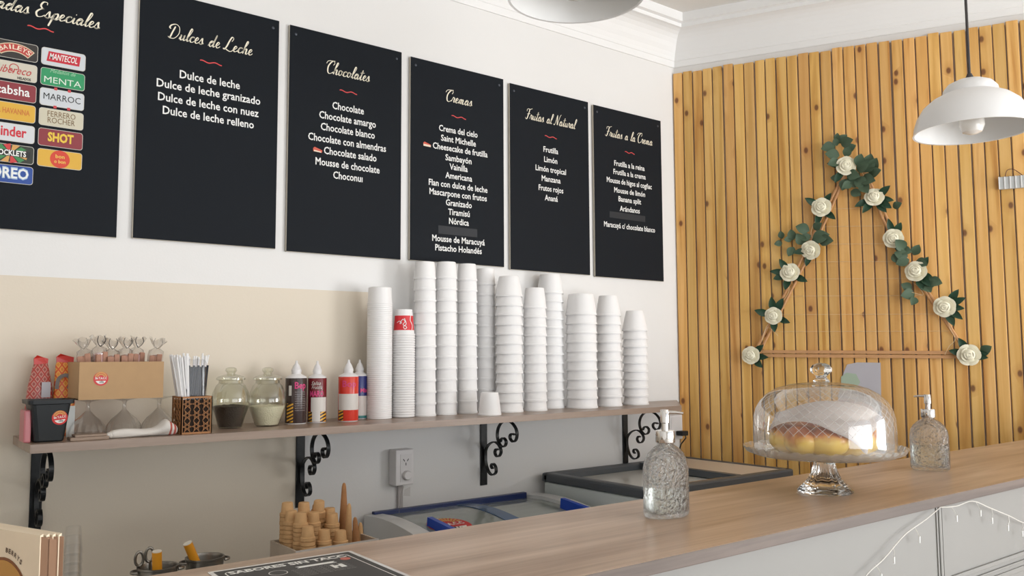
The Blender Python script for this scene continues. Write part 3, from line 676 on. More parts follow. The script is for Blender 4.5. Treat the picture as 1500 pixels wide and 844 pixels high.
# ================================================================ BACK CABINET (behind the bar, low)
cab = thing('back_cabinet', 'low cabinet against the wall behind the bar, under the cone tray', 'cabinet', (.83, 2.46, 0))
MB().box(-.63, .61, -.27, .285, 0, .70).build('body', M_panel, cab); MB().box(-.64, .62, -.285, .287, .70, .72, .002).build('worktop', M_panel, cab)

# ================================================================ CUPS
def cup_mesh(rr, q, h, material, lip=.0019, seg=28, inner=True):
    rt = rr*q
    prof = [(0, h-.003), (rt-.008, h-.003), (rt-.006, h), (rt-.0012, h), (rt, h-.0015), (rr*(1-(1-q)*.78), h*.80), (rr*(1-(1-q)*.46), h*.48), (rr-lip, .0075), (rr, .0068), (rr, .0), (rr-.002, 0)]
    if inner: prof += [(rr*(1-(1-q)*.46)-.0015, h*.47), (rr*(1-(1-q)*.78)-.0015, h*.79), (rt-.002, h-.006), (0, h-.006)]
    mb = MB().lathe(prof, seg); o = mb.build('foam_cup', material, None, smooth=True); return o
ORD = ['topmost', 'second', 'third', 'fourth', 'fifth', 'sixth', 'seventh', 'eighth', 'ninth', 'tenth', 'eleventh', 'twelfth', 'thirteenth', 'fourteenth', 'fifteenth']
# x, y, r_rim, total height, taper, single-cup height, count
STK = [
 ('S3', 1.658, 2.64, 0.0414, .561, .85, .0640, 13, 'first foam stack right of the red-banded cup'),
 ('S4', 1.757, 2.65, 0.0414, .568, .85, .0640, 13, 'second foam stack from the red-banded cup'),
 ('S5', 1.860, 2.66, 0.0393, .568, .85, .0655, 13, 'third foam stack from the red-banded cup'),
 ('S6', 1.976, 2.70, 0.0404, .560, .85, .0660, 13, 'fourth foam stack, set back behind the lone cup'),
 ('S7', 2.024, 2.61, .054, .525, .72, .0800, 13, 'wide stack right of the lone cup'),
 ('S8', 2.146, 2.60, 0.0476, .485, .78, .0830, 12, 'lower stack in front of the tall back stack'),
 ('S9', 2.300, 2.685, .056, .554, .76, .0820, 14, 'tall stack set back right of centre'),
 ('S10', 2.405, 2.61, .066, .471, .80, .0880, 11, 'widest stack, third from the right end'),
 ('S11', 2.573, 2.62, .055, .472, .72, .0880, 11, 'second stack from the right end'),
 ('S12', 2.735, 2.62, .057, .412, .66, .0900, 10, 'last and shortest stack at the right end')]
for key, x, y, r, H, q, h, n, desc in STK:
    first = cup_mesh(r, q, h, M_foam); pitch = (H-h)/(n-1); off = 0.
    for k in range(n):                       # k = 0 at the bottom
        o = first if k == 0 else first.copy()
        if k: COL.objects.link(o)
        jx, jy = random.uniform(-.0004, .0004), random.uniform(-.0004, .0004)
        if key == 'S3' and k >= n-3: jx -= .0012
        o.location = (x+jx, y+jy, SZ+.0003+k*pitch); o.rotation_euler = (random.uniform(-.002, .002), random.uniform(-.002, .002), random.uniform(0, 6))
        t = n-1-k
        lab = ('bottom' if k == 0 else ORD[t]) + ' upturned white foam cup of the '+desc
        tag(o, lab, 'cup', 'upturned white foam cups on the shelf')
o = cup_mesh(.043, .74, .082, M_foam); tag(o, 'lone upturned white foam cup standing in front of the stacks', 'cup', None, (1.862, 2.52, SZ+.0003))
# thin ribbed nested cups
n = 60; H = .459; h = .06; pitch = (H-h)/(n-1)
f0 = MB().lathe([(0, h), (.0385, h), (.0405, h-.002), (.0432, .0052), (.0444, .0045), (.0444, .0008), (.0434, 0)], 24).build('plastic_cup', M_cupw, smooth=True)
for k in range(n):
    o = f0 if k == 0 else f0.copy()
    if k: COL.objects.link(o)
    o.location = (1.470, 2.64, SZ+.0003+k*pitch)
    tag(o, 'topmost thin white cup of the tightly nested ribbed stack' if k == n-1 else 'thin white cup nested inside the tight ribbed stack left of the red-banded cup', 'cup', 'tightly nested thin white cups')
n = 34; H = .384; h = .095; r = .0403; pitch = (H-h)/(n-1)
prof = [(0, h-.003), (r*.74-.003, h-.003), (r*.74-.001, h), (r*.75, h-.001)]
f0 = MB().lathe(prof+[(r*.955, .0085), (r-.001, .008), (r+.0006, .006), (r+.0006, .003), (r-.001, .001)], 28).build('paper_cup', M_cupw, smooth=True)
for k in range(n):
    o = f0 if k == 0 else (f0.copy())
    if k == n-1: o.data = f0.data.copy()
    if k: COL.objects.link(o)
    o.location = (1.568, 2.64, SZ+.0003+k*pitch)
    tag(o, 'red-banded white paper cup on top of the glossy stack' if k == n-1 else 'glossy white paper cup nested in the stack under the red-banded cup', 'cup', 'glossy nested paper cups')
top = o
a0 = math.atan2(-2.64, -1.568)
def cupfn(u, v, t=0.0):                      # wrap print on the cup; u along the arc from the side facing the room
    z = v; rr_ = r*.75 + (r*.955-r*.75)*(1-(z-.0085)/(h-.0095)); a = a0 + u/rr_
    return ((rr_+.0005+t)*math.cos(a), (rr_+.0005+t)*math.sin(a), z)
V = []; F = []
for i in range(33):
    u = -.05+.1*i/32*1.0; zt = .072; zb = .020; V += [cupfn(u, zt), cupfn(u, zb)]
    if i: F.append((2*i-2, 2*i-1, 2*i+1, 2*i))
bd = mesh_obj('red_band', V, F, M_cupr, top, smooth=True)
def ribbon_on(P, wdt, fn, nm, material, par):
    P = smoothpts([(a, b, 0) for a, b in P], 6); V = []; F = []; n_ = len(P)
    for i, p in enumerate(P):
        t = (P[min(i+1, n_-1)]-P[max(i-1, 0)]).normalized(); q = Vector((-t.y, t.x, 0))*wdt/2
        V += [fn((p+q).x, (p+q).y, .0006), fn((p-q).x, (p-q).y, .0006)]
        if i: F.append((2*i-2, 2*i-1, 2*i+1, 2*i))
    return mesh_obj(nm, V, F, material, par)
ribbon_on([(-.026, .046), (-.016, .052), (-.008, .046), (-.014, .043), (-.004, .058), (.004, .050), (-.003, .040), (.006, .034), (.010, .028), (.003, .024), (-.001, .032), (.008, .042), (.002, .062)], .0022, cupfn, 'swirl_print', M_cupw, top)
ribbon_on([(.026, .072), (.024, .055), (.033, .038), (.031, .020)], .003, cupfn, 'swirl_print', M_cupw, top)

# ================================================================ SHELF, LEFT END
def pouch(name, label, xb, yb, wb_, wt_, h, dp, dm, topmat, rz=0):
    t = thing(name, label, 'pouch', (xb, yb, SZ+.0003), rz)
    prof = [(wb_*.47, dp*.45, .0), (wb_*.5, dp*.5, .01), (wb_*.49, dp*.48, h*.3), (wb_*.42, dp*.4, h*.6), (wt_*.5+.002, dp*.2, h*.86), (wt_*.5, .003, h*.90)]
    V = []; F = []; n_ = 20
    for a, b, z in prof:
        for k in range(n_):
            th = 2*PI*k/n_; cx, sy = math.cos(th), math.sin(th); qq = (abs(cx)**3.2+abs(sy)**3.2)**(-1/3.2)
            V.append((a*cx*qq, b*sy*qq + .001*math.sin(9*z/h*3+k), z))
    for i in range(len(prof)-1):
        for k in range(n_): F.append((i*n_+k, i*n_+(k+1) % n_, (i+1)*n_+(k+1) % n_, (i+1)*n_+k))
    F.append(tuple(range(n_-1, -1, -1))); F.append(tuple((len(prof)-1)*n_+k for k in range(n_)))
    MB().add(V, F).build('bag', dm, t, smooth=True)
    m_ = MB(); P = [(-wt_*.5, h*.885), (wt_*.5, h*.885), (wt_*.5+.001, h*.955), (wt_*.15, h*.975), (-wt_*.3, h), (-wt_*.5-.001, h*.96)]
    m_.prism(P, lambda u, v, t_: (u, t_+.004*math.sin(u*160), v), -.004, .004); m_.build('folded_top', topmat, t)
    return t
M_redtop = mat('red_foil', (.60, .03, .02), .3)
t = pouch('snack_pouch', 'tall red diamond-patterned foil pouch left of the black bucket', onY(55.5, 640, 2.672).x, 2.672, .072, .034, .224, .05, D_red, M_redtop)
MB().box(.0, .022, -.028, -.026, .108, .150).build('price_tag', M_paper, t)
t = pouch('snack_pouch', 'orange diamond-patterned foil pouch standing behind the black bucket', onY(91, 640, 2.665).x, 2.665, .060, .042, .228, .05, D_org, M_redtop)
ribbon_on([(-.022, .13), (-.018, .158), (0, .168), (.012, .155), (.008, .130)], .010, lambda u, v, t_=0: (u, -.022-t_, v), 'arch_print', mat('print_grey', (.22, .19, .18), .5), t)
t = thing('pink_box', 'small translucent pink box between red pouch and black bucket', 'box', (onY(44, 640, 2.50).x, 2.50, SZ+.0003))
MB().box(-.018, -.001, -.02, .05, 0, .083, .004).build('box_body', mat('pink_plastic', (.62, .20, .22), .35, trans=.2), t)
# flared black bucket, square
bx0, bx1 = onY(41, 588, 2.475).x, onY(108, 588, 2.475).x; bb0, bb1 = onY(50, 647, 2.47).x, onY(95, 647, 2.47).x
t = thing('square_bucket', 'flared black square tub with round red gluten-free seal', 'bucket', ((bb0+bb1)/2, 2.51, SZ+.0003))
bw = (bb1-bb0)/2; tw = (bx1-bx0)/2-.006; Hb = onY(75, 586, 2.47).z-SZ
def sq(n_, hw, z, rad):
    P = rrect(2*hw, 2*hw, rad, 3); return [(u, v, z) for u, v in P]
rings = [sq(0, bw-.003, 0, .010), sq(0, bw, .004, .012), sq(0, tw, Hb-.012, .012), sq(0, tw+.007, Hb-.010, .012), sq(0, tw+.008, Hb, .012), sq(0, tw-.001, Hb, .012), sq(0, bw-.006, .008, .010)]
V = [v for rg in rings for v in rg]; n_ = len(rings[0]); F = []
for i in range(len(rings)-1):
    for k in range(n_): F.append((i*n_+k, i*n_+(k+1) % n_, (i+1)*n_+(k+1) % n_, (i+1)*n_+k))
F.append(tuple(range(n_-1, -1, -1))); F.append(tuple((len(rings)-1)*n_+k for k in range(n_)))
MB().add(V, F).build('tub', M_bucket, t, smooth=False)
sl = (tw-bw)/Hb
def bucketfn(u, v, tt=0.0): return (u, -(bw+sl*v)-.0006-tt, v)
sx_ = onY(88, 609, 2.465).x-t.location.x; sz_ = onY(88, 612, 2.465).z-t.location.z
sincacc('round_seal', lambda u, v, tt=0.0: bucketfn(u*math.cos(.12)+sx_-v*math.sin(.12), v*math.cos(.12)+u*math.sin(.12)+sz_, tt), .0185, t)
o = MB().box(-.008, .012, -.001, .001, 0, .085); o = o.build('white_card', mat('card_white', (.62, .63, .60), .5)); tag(o, 'upright white card between black bucket and first glass bowl', 'card', None, (onY(103, 640, 2.57).x, 2.585, SZ+.0003))
# upturned glass coupes with a kraft box on their feet
kx0, kx1 = onY(115, 585, 2.50).x, onY(239, 585, 2.50).x; zf = onY(170, 585, 2.50).z
for i, pxc in enumerate((129, 182, 233)):
    x = onY(pxc, 600, 2.585).x
    t = thing('glass_bowl', ('left', 'middle', 'right')[i]+' upturned stemmed glass bowl under the kraft box', 'glass bowl', (x, 2.585, SZ+.0003), 0, 'upturned glass bowls')
    Hc = zf-SZ-.0006; hb = Hc*.66
    pr = [(.0475, 0), (.0485, .004), (.048, .014), (.043, .028), (.032, .044), (.018, .056), (.008, hb), (.0055, hb+.004), (.005, Hc-.014), (.008, Hc-.008), (.030, Hc-.003), (.043, Hc-.0012), (.0435, Hc), (0, Hc)]
    V = []; mb = MB().lathe(pr[:7], 40)
    mb.V = [(x_*(1+.03*math.cos(20*math.atan2(y_, x_)))*1, y_*(1+.03*math.cos(20*math.atan2(y_, x_))), z_) for x_, y_, z_ in mb.V]
    mb.build('bowl', T_coupe, t, smooth=True); MB().lathe(pr[6:10], 16).build('stem', T_coupe, t, smooth=True); MB().lathe(pr[9:], 32).build('foot', T_coupe, t, smooth=True)
t = thing('kraft_box', 'brown kraft cardboard box with red seal, resting on upturned glass bowls', 'box', ((kx0+kx1)/2, 2.585, zf+.0006))
hw = (kx1-kx0)/2; hk = onY(170, 530.5, 2.50).z-zf
MB().box(-hw, hw, -.083, -.080, 0, hk).box(-hw, hw, .080, .083, 0, hk).box(-hw, -hw+.003, -.080, .080, 0, hk).box(hw-.003, hw, -.080, .080, 0, hk-.004).box(-hw, hw, -.08, .08, 0, .003).build('carton', M_kraft, t)
ks = onY(148, 555, 2.50); kxs, kzs = ks.x-t.location.x, ks.z-t.location.z
sincacc('round_seal', lambda u, v, tt=0.0: (u+kxs, -.0835-tt, v+kzs), .0188, t)
M_bisc = mat('biscuit', (.42, .22, .15), .7, var=(60, .4)); M_bisp = mat('pink_wafer', (.62, .38, .36), .6, var=(120, .5))
kb = t.location.copy()
for i, (px, lab) in enumerate(((129, 'leftmost'), (146, 'second from left'), (163, 'third from left'), (181, 'third from right'), (199, 'second from right'), (219, 'rightmost'))):
    x = onY(px, 520, 2.58).x; t = thing('sweet_bag', lab+' clear sweet bag with black tie in the kraft box', 'sweet bag', (x, 2.575+random.uniform(-.02, .02), kb.z+.0036), random.uniform(-.3, .3), 'cellophane sweet bags in the kraft box')
    hz = hk+random.uniform(.012, .022)
    MB().lathe([(0, 0), (.014, .002), (.017, hz*.4), (.015, hz-.004), (.008, hz), (0, hz+.001)], 12, sy=1.3).build('sweet', M_bisp if i in (1, 4) else M_bisc, t, smooth=True)
    m_ = MB(); 
    for q in range(2): m_.box(-.020+q*.022, -.003+q*.022, -.022, -.012, hz*.3, hz-.002+q*.006, .002)
    m_.build('biscuit', M_bisc, t)
    V = []; F = []; pr = [(.019, hz*.3), (.023, hz), (.019, hz+.012), (.007, hz+.020), (.015, hz+.032), (.024, hz+.046)]; n_ = 18; t.rotation_euler = (random.uniform(-.1, .1), (i-2.5)*.045, random.uniform(-.3, .3)); t.scale = (.84, .84, 1.0)
    for j, (rr_, z) in enumerate(pr):
        for k in range(n_):
            th = 2*PI*k/n_; q = 1+(.22 if j > 1 else .08)*math.sin(5*th+i+j); V.append((rr_*q*math.cos(th)*1.1, rr_*q*math.sin(th)*.8, z+(.006*math.sin(3*th+i) if j == 5 else 0)))
    for j in range(len(pr)-1):
        for k in range(n_): F.append((j*n_+k, j*n_+(k+1) % n_, (j+1)*n_+(k+1) % n_, (j+1)*n_+k))
    mesh_obj('wrapper', V, F, T_film, t, smooth=True)
    for s_ in (-1, 1):
        P = smoothpts([(0, -.008, hz+.018), (s_*.009, -.014, hz+.026), (s_*.014, -.016, hz+.036), (s_*.010, -.015, hz+.048)], 4)
        MB().sweep(P, (0, 1, 0), .004, .0008).build('tie', mat('tie_black', (.02, .018, .018), .4), t)
# small board and rolled cloth
a = onY(99, 640, 2.50); b_ = onY(155, 640, 2.50)
m_ = MB().box(a.x, b_.x, 2.462, 2.505, SZ+.0003, SZ+.0085, .001).box(a.x+.012, b_.x-.004, 2.468, 2.512, SZ+.0088, SZ+.0145, .001)
o = m_.build('wooden_paddle', M_wood); tag(o, 'two thin grey-brown wood slips lying before the left glass bowl', 'wooden slip')
a = onY(160, 636, 2.475); b_ = onY(259, 634, 2.475)
t = thing('rolled_cloth', 'rolled white cloth with red stripes at its right end', 'cloth', (a.x, 2.478, SZ+.0005))
Lc = b_.x-a.x; V = []; F = []; n_ = 22; rings = 28
for i in range(rings+1):
    q = i/rings; rr_ = .0125+.0035*q+(.010*math.exp(-((q-.82)/.10)**2)); sq_ = .8+.1*math.sin(q*9)
    for k in range(n_):
        th = 2*PI*k/n_; wv = 1+.06*math.sin(3*th+q*7)+.03*math.sin(7*th+q*19); e = .55 if i in (0, rings) else 1
        z = rr_*sq_*(1+math.sin(th)*wv*e); V.append((q*Lc*1.0, math.cos(th)*rr_*wv*1.2*e-.0, max(z, .0)))
for i in range(rings):
    for k in range(n_): F.append((i*n_+k, i*n_+(k+1) % n_, (i+1)*n_+(k+1) % n_, (i+1)*n_+k))
F.append(tuple(range(n_-1, -1, -1))); F.append(tuple(rings*n_+k for k in range(n_)))
fm = [1 if (f_//n_) in (24, 26) else 0 for f_ in range(rings*n_)]+[0, 0]
mesh_obj('cloth_roll', V, F, M_cloth, t, smooth=True, mats=[M_cloth, M_clothred], fm=fm)
MB().lathe([(0, -.010), (.006, -.008), (.009, 0), (.006, .008), (0, .010)], 14, sy=1.3).xf(Matrix.Translation((.002, -.004, .009)) @ Matrix.Rotation(PI/2, 4, 'Y')).build('folded_corner', M_cloth, t, smooth=True)

# laser-cut holder with straws
hx0, hx1 = onY(265.5, 600, 2.46).x, onY(311, 600, 2.46).x; hh = onY(288, 581, 2.46).z-SZ; hwid = hx1-hx0
t = thing('straw_holder', 'laser-cut brown wooden holder with star lattice, full of straws', 'holder', ((hx0+hx1)/2, 2.46+hwid/2, SZ+.0003))
hx = hwid/2; th_ = .003
def frame_panel(fn, nm):
    m_ = MB(); fr = .005
    for P in ([(-hx, 0), (hx, 0), (hx, fr), (-hx, fr)], [(-hx, hh-fr), (hx, hh-fr), (hx, hh), (-hx, hh)], [(-hx, fr), (-hx+fr, fr), (-hx+fr, hh-fr), (-hx, hh-fr)], [(hx-fr, fr), (hx, fr), (hx, hh-fr), (hx-fr, hh-fr)]): m_.prism(P, fn, 0, th_)
    m_.build(nm, M_cutwood, t)
    l_ = MB()
    def bar(p, q, w_=.0016):
        p = Vector(p); q = Vector(q); d = q-p
        if d.length < 1e-6: return
        n1 = Vector((-d.y, d.x)).normalized()*w_/2; l_.prism([tuple(p+n1), tuple(p-n1), tuple(q-n1), tuple(q+n1)], fn, .0004, th_-.0004)
    cl = lambda v: (min(max(v[0], -hx+fr*.8), hx-fr*.8), min(max(v[1], fr*.8), hh-fr*.8))
    for ix in range(3):
        for iz in range(3):
            cx = -hx+fr+(ix+.5)*(2*hx-2*fr)/3; cz = fr+(iz+.5)*(hh-2*fr)/3; ro = (2*hx-2*fr)/3*.5
            hexa = [(cx+ro*.42*math.cos(R(60*k+30)), cz+ro*.42*math.sin(R(60*k+30))) for k in range(6)]
            out = [(cx+ro*1.0*math.cos(R(60*k)), cz+ro*1.1*math.sin(R(60*k))) for k in range(6)]
            for k in range(6):
                bar(cl(hexa[k]), cl(hexa[(k+1) % 6])); bar(cl(hexa[k]), cl(out[k])); bar(cl(hexa[k]), cl(out[(k+1) % 6])); bar(cl(out[k]), cl((cx+ro*1.35*math.cos(R(60*k)), cz+ro*1.35*math.sin(R(60*k)))))
    l_.build('lattice', M_cutwood, t)
frame_panel(lambda u, v, q: (u, -hx+q, v), 'side_frame'); frame_panel(lambda u, v, q: (-hx+q, u, v), 'side_frame'); frame_panel(lambda u, v, q: (hx-q, u, v), 'side_frame'); frame_panel(lambda u, v, q: (u, hx-q, v), 'side_frame')
MB().box(-hx+.003, hx-.003, -hx+.003, hx-.003, 0, .002).build('bottom', M_cutwood, t)
MB().box(-hx+.006, hx-.006, -hx+.007, hx-.007, .002, hh*.9).build('dark_fill', M_dark, t)  # added dark block, painted shade behind the lattice; straws stand on it
hc = t.location.copy(); s0 = MB().tube([(0, 0, 0), (0, 0, .123)], .0026, 6).build('drinking_straw', M_straw, smooth=True)
for k in range(48):
    o = s0 if k == 0 else s0.copy()
    if k: COL.objects.link(o)
    left = k < 34
    x = random.uniform(-hx+.006, -hx*.35) if left else random.uniform(-hx*.3, hx-.008); y = random.uniform(-.02, .025) if left else random.uniform(.014, .030)
    o.location = (hc.x+x, hc.y+y, SZ+hh*.9+.0012+random.uniform(0, .006)-.0); o.location.z -= .0; o.rotation_euler = (random.uniform(-.05, .05), (-.21+.20*(x+hx)/hx if left else .02+x*1.5)+random.uniform(-.03, .04), 0)
    o.scale = (1, 1, random.uniform(.95, 1.05))
    if k == 47: o.rotation_euler = (0, .20, 0); o.location.x = hc.x+hx*.55
    tag(o, 'white paper-wrapped straw in the lattice holder, leaning left of the black packet' if left else 'white paper-wrapped straw in the lattice holder, behind the black packet', 'straw', 'white straws in the lattice holder '+('left' if left else 'back'))
t = thing('straw_packet', 'clear packet of black straws standing in the lattice holder', 'straw packet', (hc.x+.004, hc.y-.014, SZ+hh*.9+.0012))
zt_ = onY(290, 536, 2.49).z-(SZ+hh*.9)
m_ = MB()
for k in range(9): m_.tube([(-.0275+k*.0065, 0, 0), (-.019+k*.0065, 0, zt_-.004*(k % 2))], .0033, 8)
m_.build('black_straws', M_black, t, smooth=True)
V = []; F = []
for i, z in enumerate((0, zt_*.5, zt_, zt_+.013, zt_+.018)):
    wd = (.032, .032, .032, .027, .018)[i]; dp = (.006, .0065, .006, .005, .002)[i]
    for k in range(16): th = 2*PI*k/16; V.append((wd*math.cos(th)+.0005, dp*math.sin(th)*(1+.2*math.sin(5*k)), z+(.002*math.sin(k*2.1) if i > 2 else 0)))
for i in range(4):
    for k in range(16): F.append((i*16+k, i*16+(k+1) % 16, (i+1)*16+(k+1) % 16, (i+1)*16+k))
mesh_obj('wrapper', V, F, T_pack, t, smooth=True)

# glass jars
for i, (pxc, lab, cm, lv) in enumerate(((337, 'green glass storage jar filled with dark chocolate sprinkles', M_choc, 595), (391, 'green glass storage jar filled with cream-coloured chips', M_chips, 595))):
    yj = 2.60; p = onY(pxc, 620, yj); dep = (Vector((p.x, yj, 0))-Vector((0, 0, 0))).dot(Vector((_F.x, _F.y, 0)).normalized()); k_ = dep/FOC
    t = thing('glass_jar', lab, 'jar', (p.x, yj, SZ+.0003)); zj = lambda py: onY(pxc, py, yj).z-SZ
    zb = 0; 
    prof = [(0, .001), (16*k_, .001), (17*k_, .004), (21*k_, zj(610)), (25.5*k_, zj(597)), (26.6*k_, zj(586)), (25*k_, zj(575)), (20.5*k_, zj(565)), (17*k_, zj(561.5)), (16.6*k_, zj(557))]
    MB().lathe(prof, 36).build('jar_body', T_green, t, smooth=True)
    top_ = zj(lv); pr2 = [(0, .004), (15.6*k_, .004), (20.2*k_, zj(610)), (24.7*k_, zj(597.5)), (24.6*k_, top_), (14*k_, top_+.003), (5*k_, top_-.003+(0.004 if i == 0 else 0)), (0, top_-.002+(0.008 if i == 0 else 0))]
    c_ = MB().lathe(pr2, 36); c_.V = [(x_, y_, z_+(.0022*math.sin(70*x_*10)*math.sin(65*y_*10) if z_ > top_-.006 else 0)) for x_, y_, z_ in c_.V]
    c_.build('contents', cm, t, smooth=True)
    MB().lathe([(17.5*k_, zj(557.5)), (20.5*k_, zj(556.5)), (20.5*k_, zj(554)), (17*k_, zj(551.5)), (8*k_, zj(549)), (5.5*k_, zj(548)), (6*k_, zj(546)), (8.3*k_, zj(543.5)), (7.5*k_, zj(540)), (4*k_, zj(538.3)), (0, zj(538))], 32).build('lid', T_green, t, smooth=True)

# topping bottles
def bottle(lab, pxl, pxr, y, label_col, ylab, stick, extra, twist=0):
    pxc = (pxl+pxr)/2; p = onY(pxc, 610, y); t = thing('topping_bottle', lab, 'bottle', (p.x, y, SZ+.0003), math.atan2(-y, -p.x)+PI/2)
    dep = Vector((p.x, y, 0)).dot(Vector((_F.x, _F.y, 0)).normalized()); k_ = dep/FOC; r_ = (pxr-pxl)/2*k_*.97; Z = lambda py: onY(pxc, py, y).z-SZ
    zl = Z(ylab)
    MB().lathe([(0, 0), (r_*.94, 0), (r_*.985, .004), (r_*.985, zl), (r_*.93, zl+.004), (r_*.45, zl+.013), (r_*.40, zl+.020), (0, zl+.020)], 32).build('bottle_body', M_plastic, t, smooth=True)
    MB().lathe([(r_*.992, .003), (r_, .004), (r_, zl-.001), (r_*.992, zl)], 32).build('wrap_label', label_col, t, smooth=True)
    MB().lathe([(0, zl+.018), (r_*.47, zl+.018), (r_*.47, zl+.027), (r_*.42, zl+.029), (r_*.30, zl+.040), (r_*.14, zl+.047), (r_*.11, zl+.056), (0, zl+.057)], 24).build('nozzle_cap', M_plastic, t, smooth=True)
    def fn(u, v, tt=0.0): a = -PI/2+u/r_; return ((r_+.0004+tt)*math.cos(a), (r_+.0004+tt)*math.sin(a), v)
    def patch(u0, u1, v0, v1, m_, nm, tt=0.0):
        V = []; F = []
        for i in range(9): u = u0+(u1-u0)*i/8; V += [fn(u, v1, tt), fn(u, v0, tt)]; 
        for i in range(8): F.append((2*i, 2*i+1, 2*i+3, 2*i+2))
        return mesh_obj(nm, V, F, m_, t, smooth=True)
    extra(t, fn, patch, r_, zl)
    return t
M_brown = mat('label_brown', (.050, .030, .028), .25); M_wine = mat('label_wine', (.17, .016, .022), .25); M_red = mat('label_red', (.66, .045, .025), .25); M_nv = mat('label_navy', (.03, .04, .20), .25)
M_pink = mat('ink_pink', (.70, .06, .22), .4); M_stk = mat('sticker_white', (.70, .66, .62), .5); M_teal = mat('label_teal', (.03, .24, .22), .3); M_org2 = mat('label_orange', (.75, .30, .03), .3)
def L1(t, fn, patch, r_, zl):
    patch(-r_*.95, -r_*.25, .006, zl*.45, S_haz, 'stripe_print'); patch(-r_*.72, -r_*.42, zl*.62, zl*.84, M_stk, 'paper_strip', .0003)
    lettering('label_lettering', 'Bep', r_*1.1, .030, lambda u, v: fn(u+r_*.42, v+zl*.83, .0004), M_pink, t, bold=.0012)
    for k in range(9): lettering('small_print', 'Ingredientes y uso del topping', r_*1.0, .0052, lambda u, v, k=k: fn(u+r_*.4, v+zl*(.70-.05*k), .0004), mat('print_grey2', (.45, .40, .40), .5), t)
def L2(t, fn, patch, r_, zl):
    lettering('label_lettering', 'Salsa', r_*1.0, .018, lambda u, v: fn(u-r_*.1, v+zl*.88, .0004), M_stk, t, shear=.3); lettering('label_lettering', 'Frutilla', r_*1.1, .016, lambda u, v: fn(u, v+zl*.79, .0004), M_stk, t, shear=.3)
    lettering('label_lettering', 'MARO', r_*1.5, .026, lambda u, v: fn(u-.001, v+zl*.64, .0004), M_pink, t, bold=.0014)
    patch(-r_*1.0, r_*1.2, .004, zl*.25, S_haz, 'stripe_print'); patch(-r_*.5, r_*.35, .004, zl*.25, M_stk, 'photo_print', .0002); patch(-r_*.65, r_*1.15, zl*.25, zl*.57, M_stk, 'paper_sticker', .0005)
def L3(t, fn, patch, r_, zl):
    lettering('label_lettering', 'Bop', r_*1.4, .030, lambda u, v: fn(u+r_*.1, v+zl*.83, .0004), M_pink, t, bold=.0008)
    patch(-r_*1.15, -r_*.5, .004, zl*.26, S_haz, 'stripe_print', .0002); patch(-r_*1.15, r_*1.25, zl*.26, zl*.62, M_stk, 'paper_sticker', .0005)
def L4(t, fn, patch, r_, zl):
    patch(-r_*.9, r_*1.3, .004, zl*.32, M_teal, 'stripe_print', .0002); patch(-r_*.9, r_*.9, .012, zl*.54, M_stk, 'paper_sticker', .0005)
    lettering('label_lettering', 'Mix', r_*.9, .020, lambda u, v: fn(u+r_*.55, v+zl*.66, .0006), M_pink, t, bold=.0012)
bottle('dark brown topping bottle with pink lettering, right of the jars', 417.5, 449, 2.62, M_brown, 554, None, L1)
bottle('wine-red topping bottle with blank white sticker, right of the brown one', 450, 478, 2.62, M_wine, 554, None, L2)
bottle('bright red topping bottle with blank white sticker', 495, 525, 2.60, M_red, 552, None, L3)
bottle('navy blue topping bottle half hidden behind the red one', 513, 539.5, 2.68, M_nv, 551, None, L4)

# ================================================================ WALL SOCKETS
t = thing('wall_socket', 'white surface-mounted wall socket above the blue and white freezer', 'socket', (1.612, WY-.0005, .945))
MB().box(-.040, .036, -.052, 0, 0, .128, .004).build('socket_box', M_plastic, t)
MB().box(-.022, .026, -.0535, -.052, .012, .112, .0006).build('cover_plate', mat('plate_white', (.74, .72, .72), .3), t)
m_ = MB()
for u, v, a in ((-.007, .090, 35), (.009, .090, -35), (.001, .076, 0)):
    ca, sa_ = math.cos(R(a)), math.sin(R(a)); m_.prism([(u+x_*ca-z_*sa_, v+x_*sa_+z_*ca) for x_, z_ in ((-.0014, -.005), (.0014, -.005), (.0014, .005), (-.0014, .005))], lambda p_, q_, t_: (p_, t_, q_), -.0542, -.0534)
m_.build('socket_slots', mat('slot_dark', (.03, .03, .03), .6), t)
m_ = MB().lathe([(0, 0), (.017, 0), (.017, .010), (.014, .014), (0, .014)], 24); m_.xf(Matrix.Translation((.003, -.0535, .036)) @ Matrix.Rotation(PI/2, 4, 'X')); m_.build('dimmer_knob', M_plastic, t, smooth=True)
MB().box(-.006, .014, -.012, 0, -.30, -.0, .001).build('cable_trunking', M_trunk, t)
o = MB().tube([(0, 0, 0), (-.012, -.002, -.03), (-.020, 0, -.11)], .0014, 5).add([(.002, -.002, -.012), (.026, -.004, -.004), (.024, -.006, -.038), (-.004, -.004, -.034)], [(0, 1, 2, 3)]).build('plastic_tag', T_film); 
tag(o, 'clear plastic tag dangling under the white wall socket', 'tag', None, (1.600, WY-.06, .944))
a = onY(980, 606, 2.70); b_ = onY(1005, 640, 2.70)
t = thing('wall_socket', 'white wall socket in the corner beside the pine slats', 'socket', (3.085, WY-.0005, 1.015))
MB().box(-.045, .045, -.052, 0, 0, .115, .004).build('socket_box', M_plastic, t); MB().box(-.035, .035, -.0535, -.052, .010, .105, .0006).build('cover_plate', MATS['plate_white'], t)
MB().box(.002, .012, -.012, 0, -.30, 0, .001).build('cable_trunking', M_trunk, t)
o = MB().box(-.022, .022, -.040, 0, -.011, .011, .004).tube([(0, -.036, -.002), (-.004, -.045, -.02), (-.01, -.02, -.05), (-.02, -.0, -.12)], .0032, 8).build('power_plug', mat('plug_black', (.012, .013, .014), .4)); tag(o, 'black power plug in the corner wall socket', 'plug', None, (3.10, WY-.0545, 1.045))

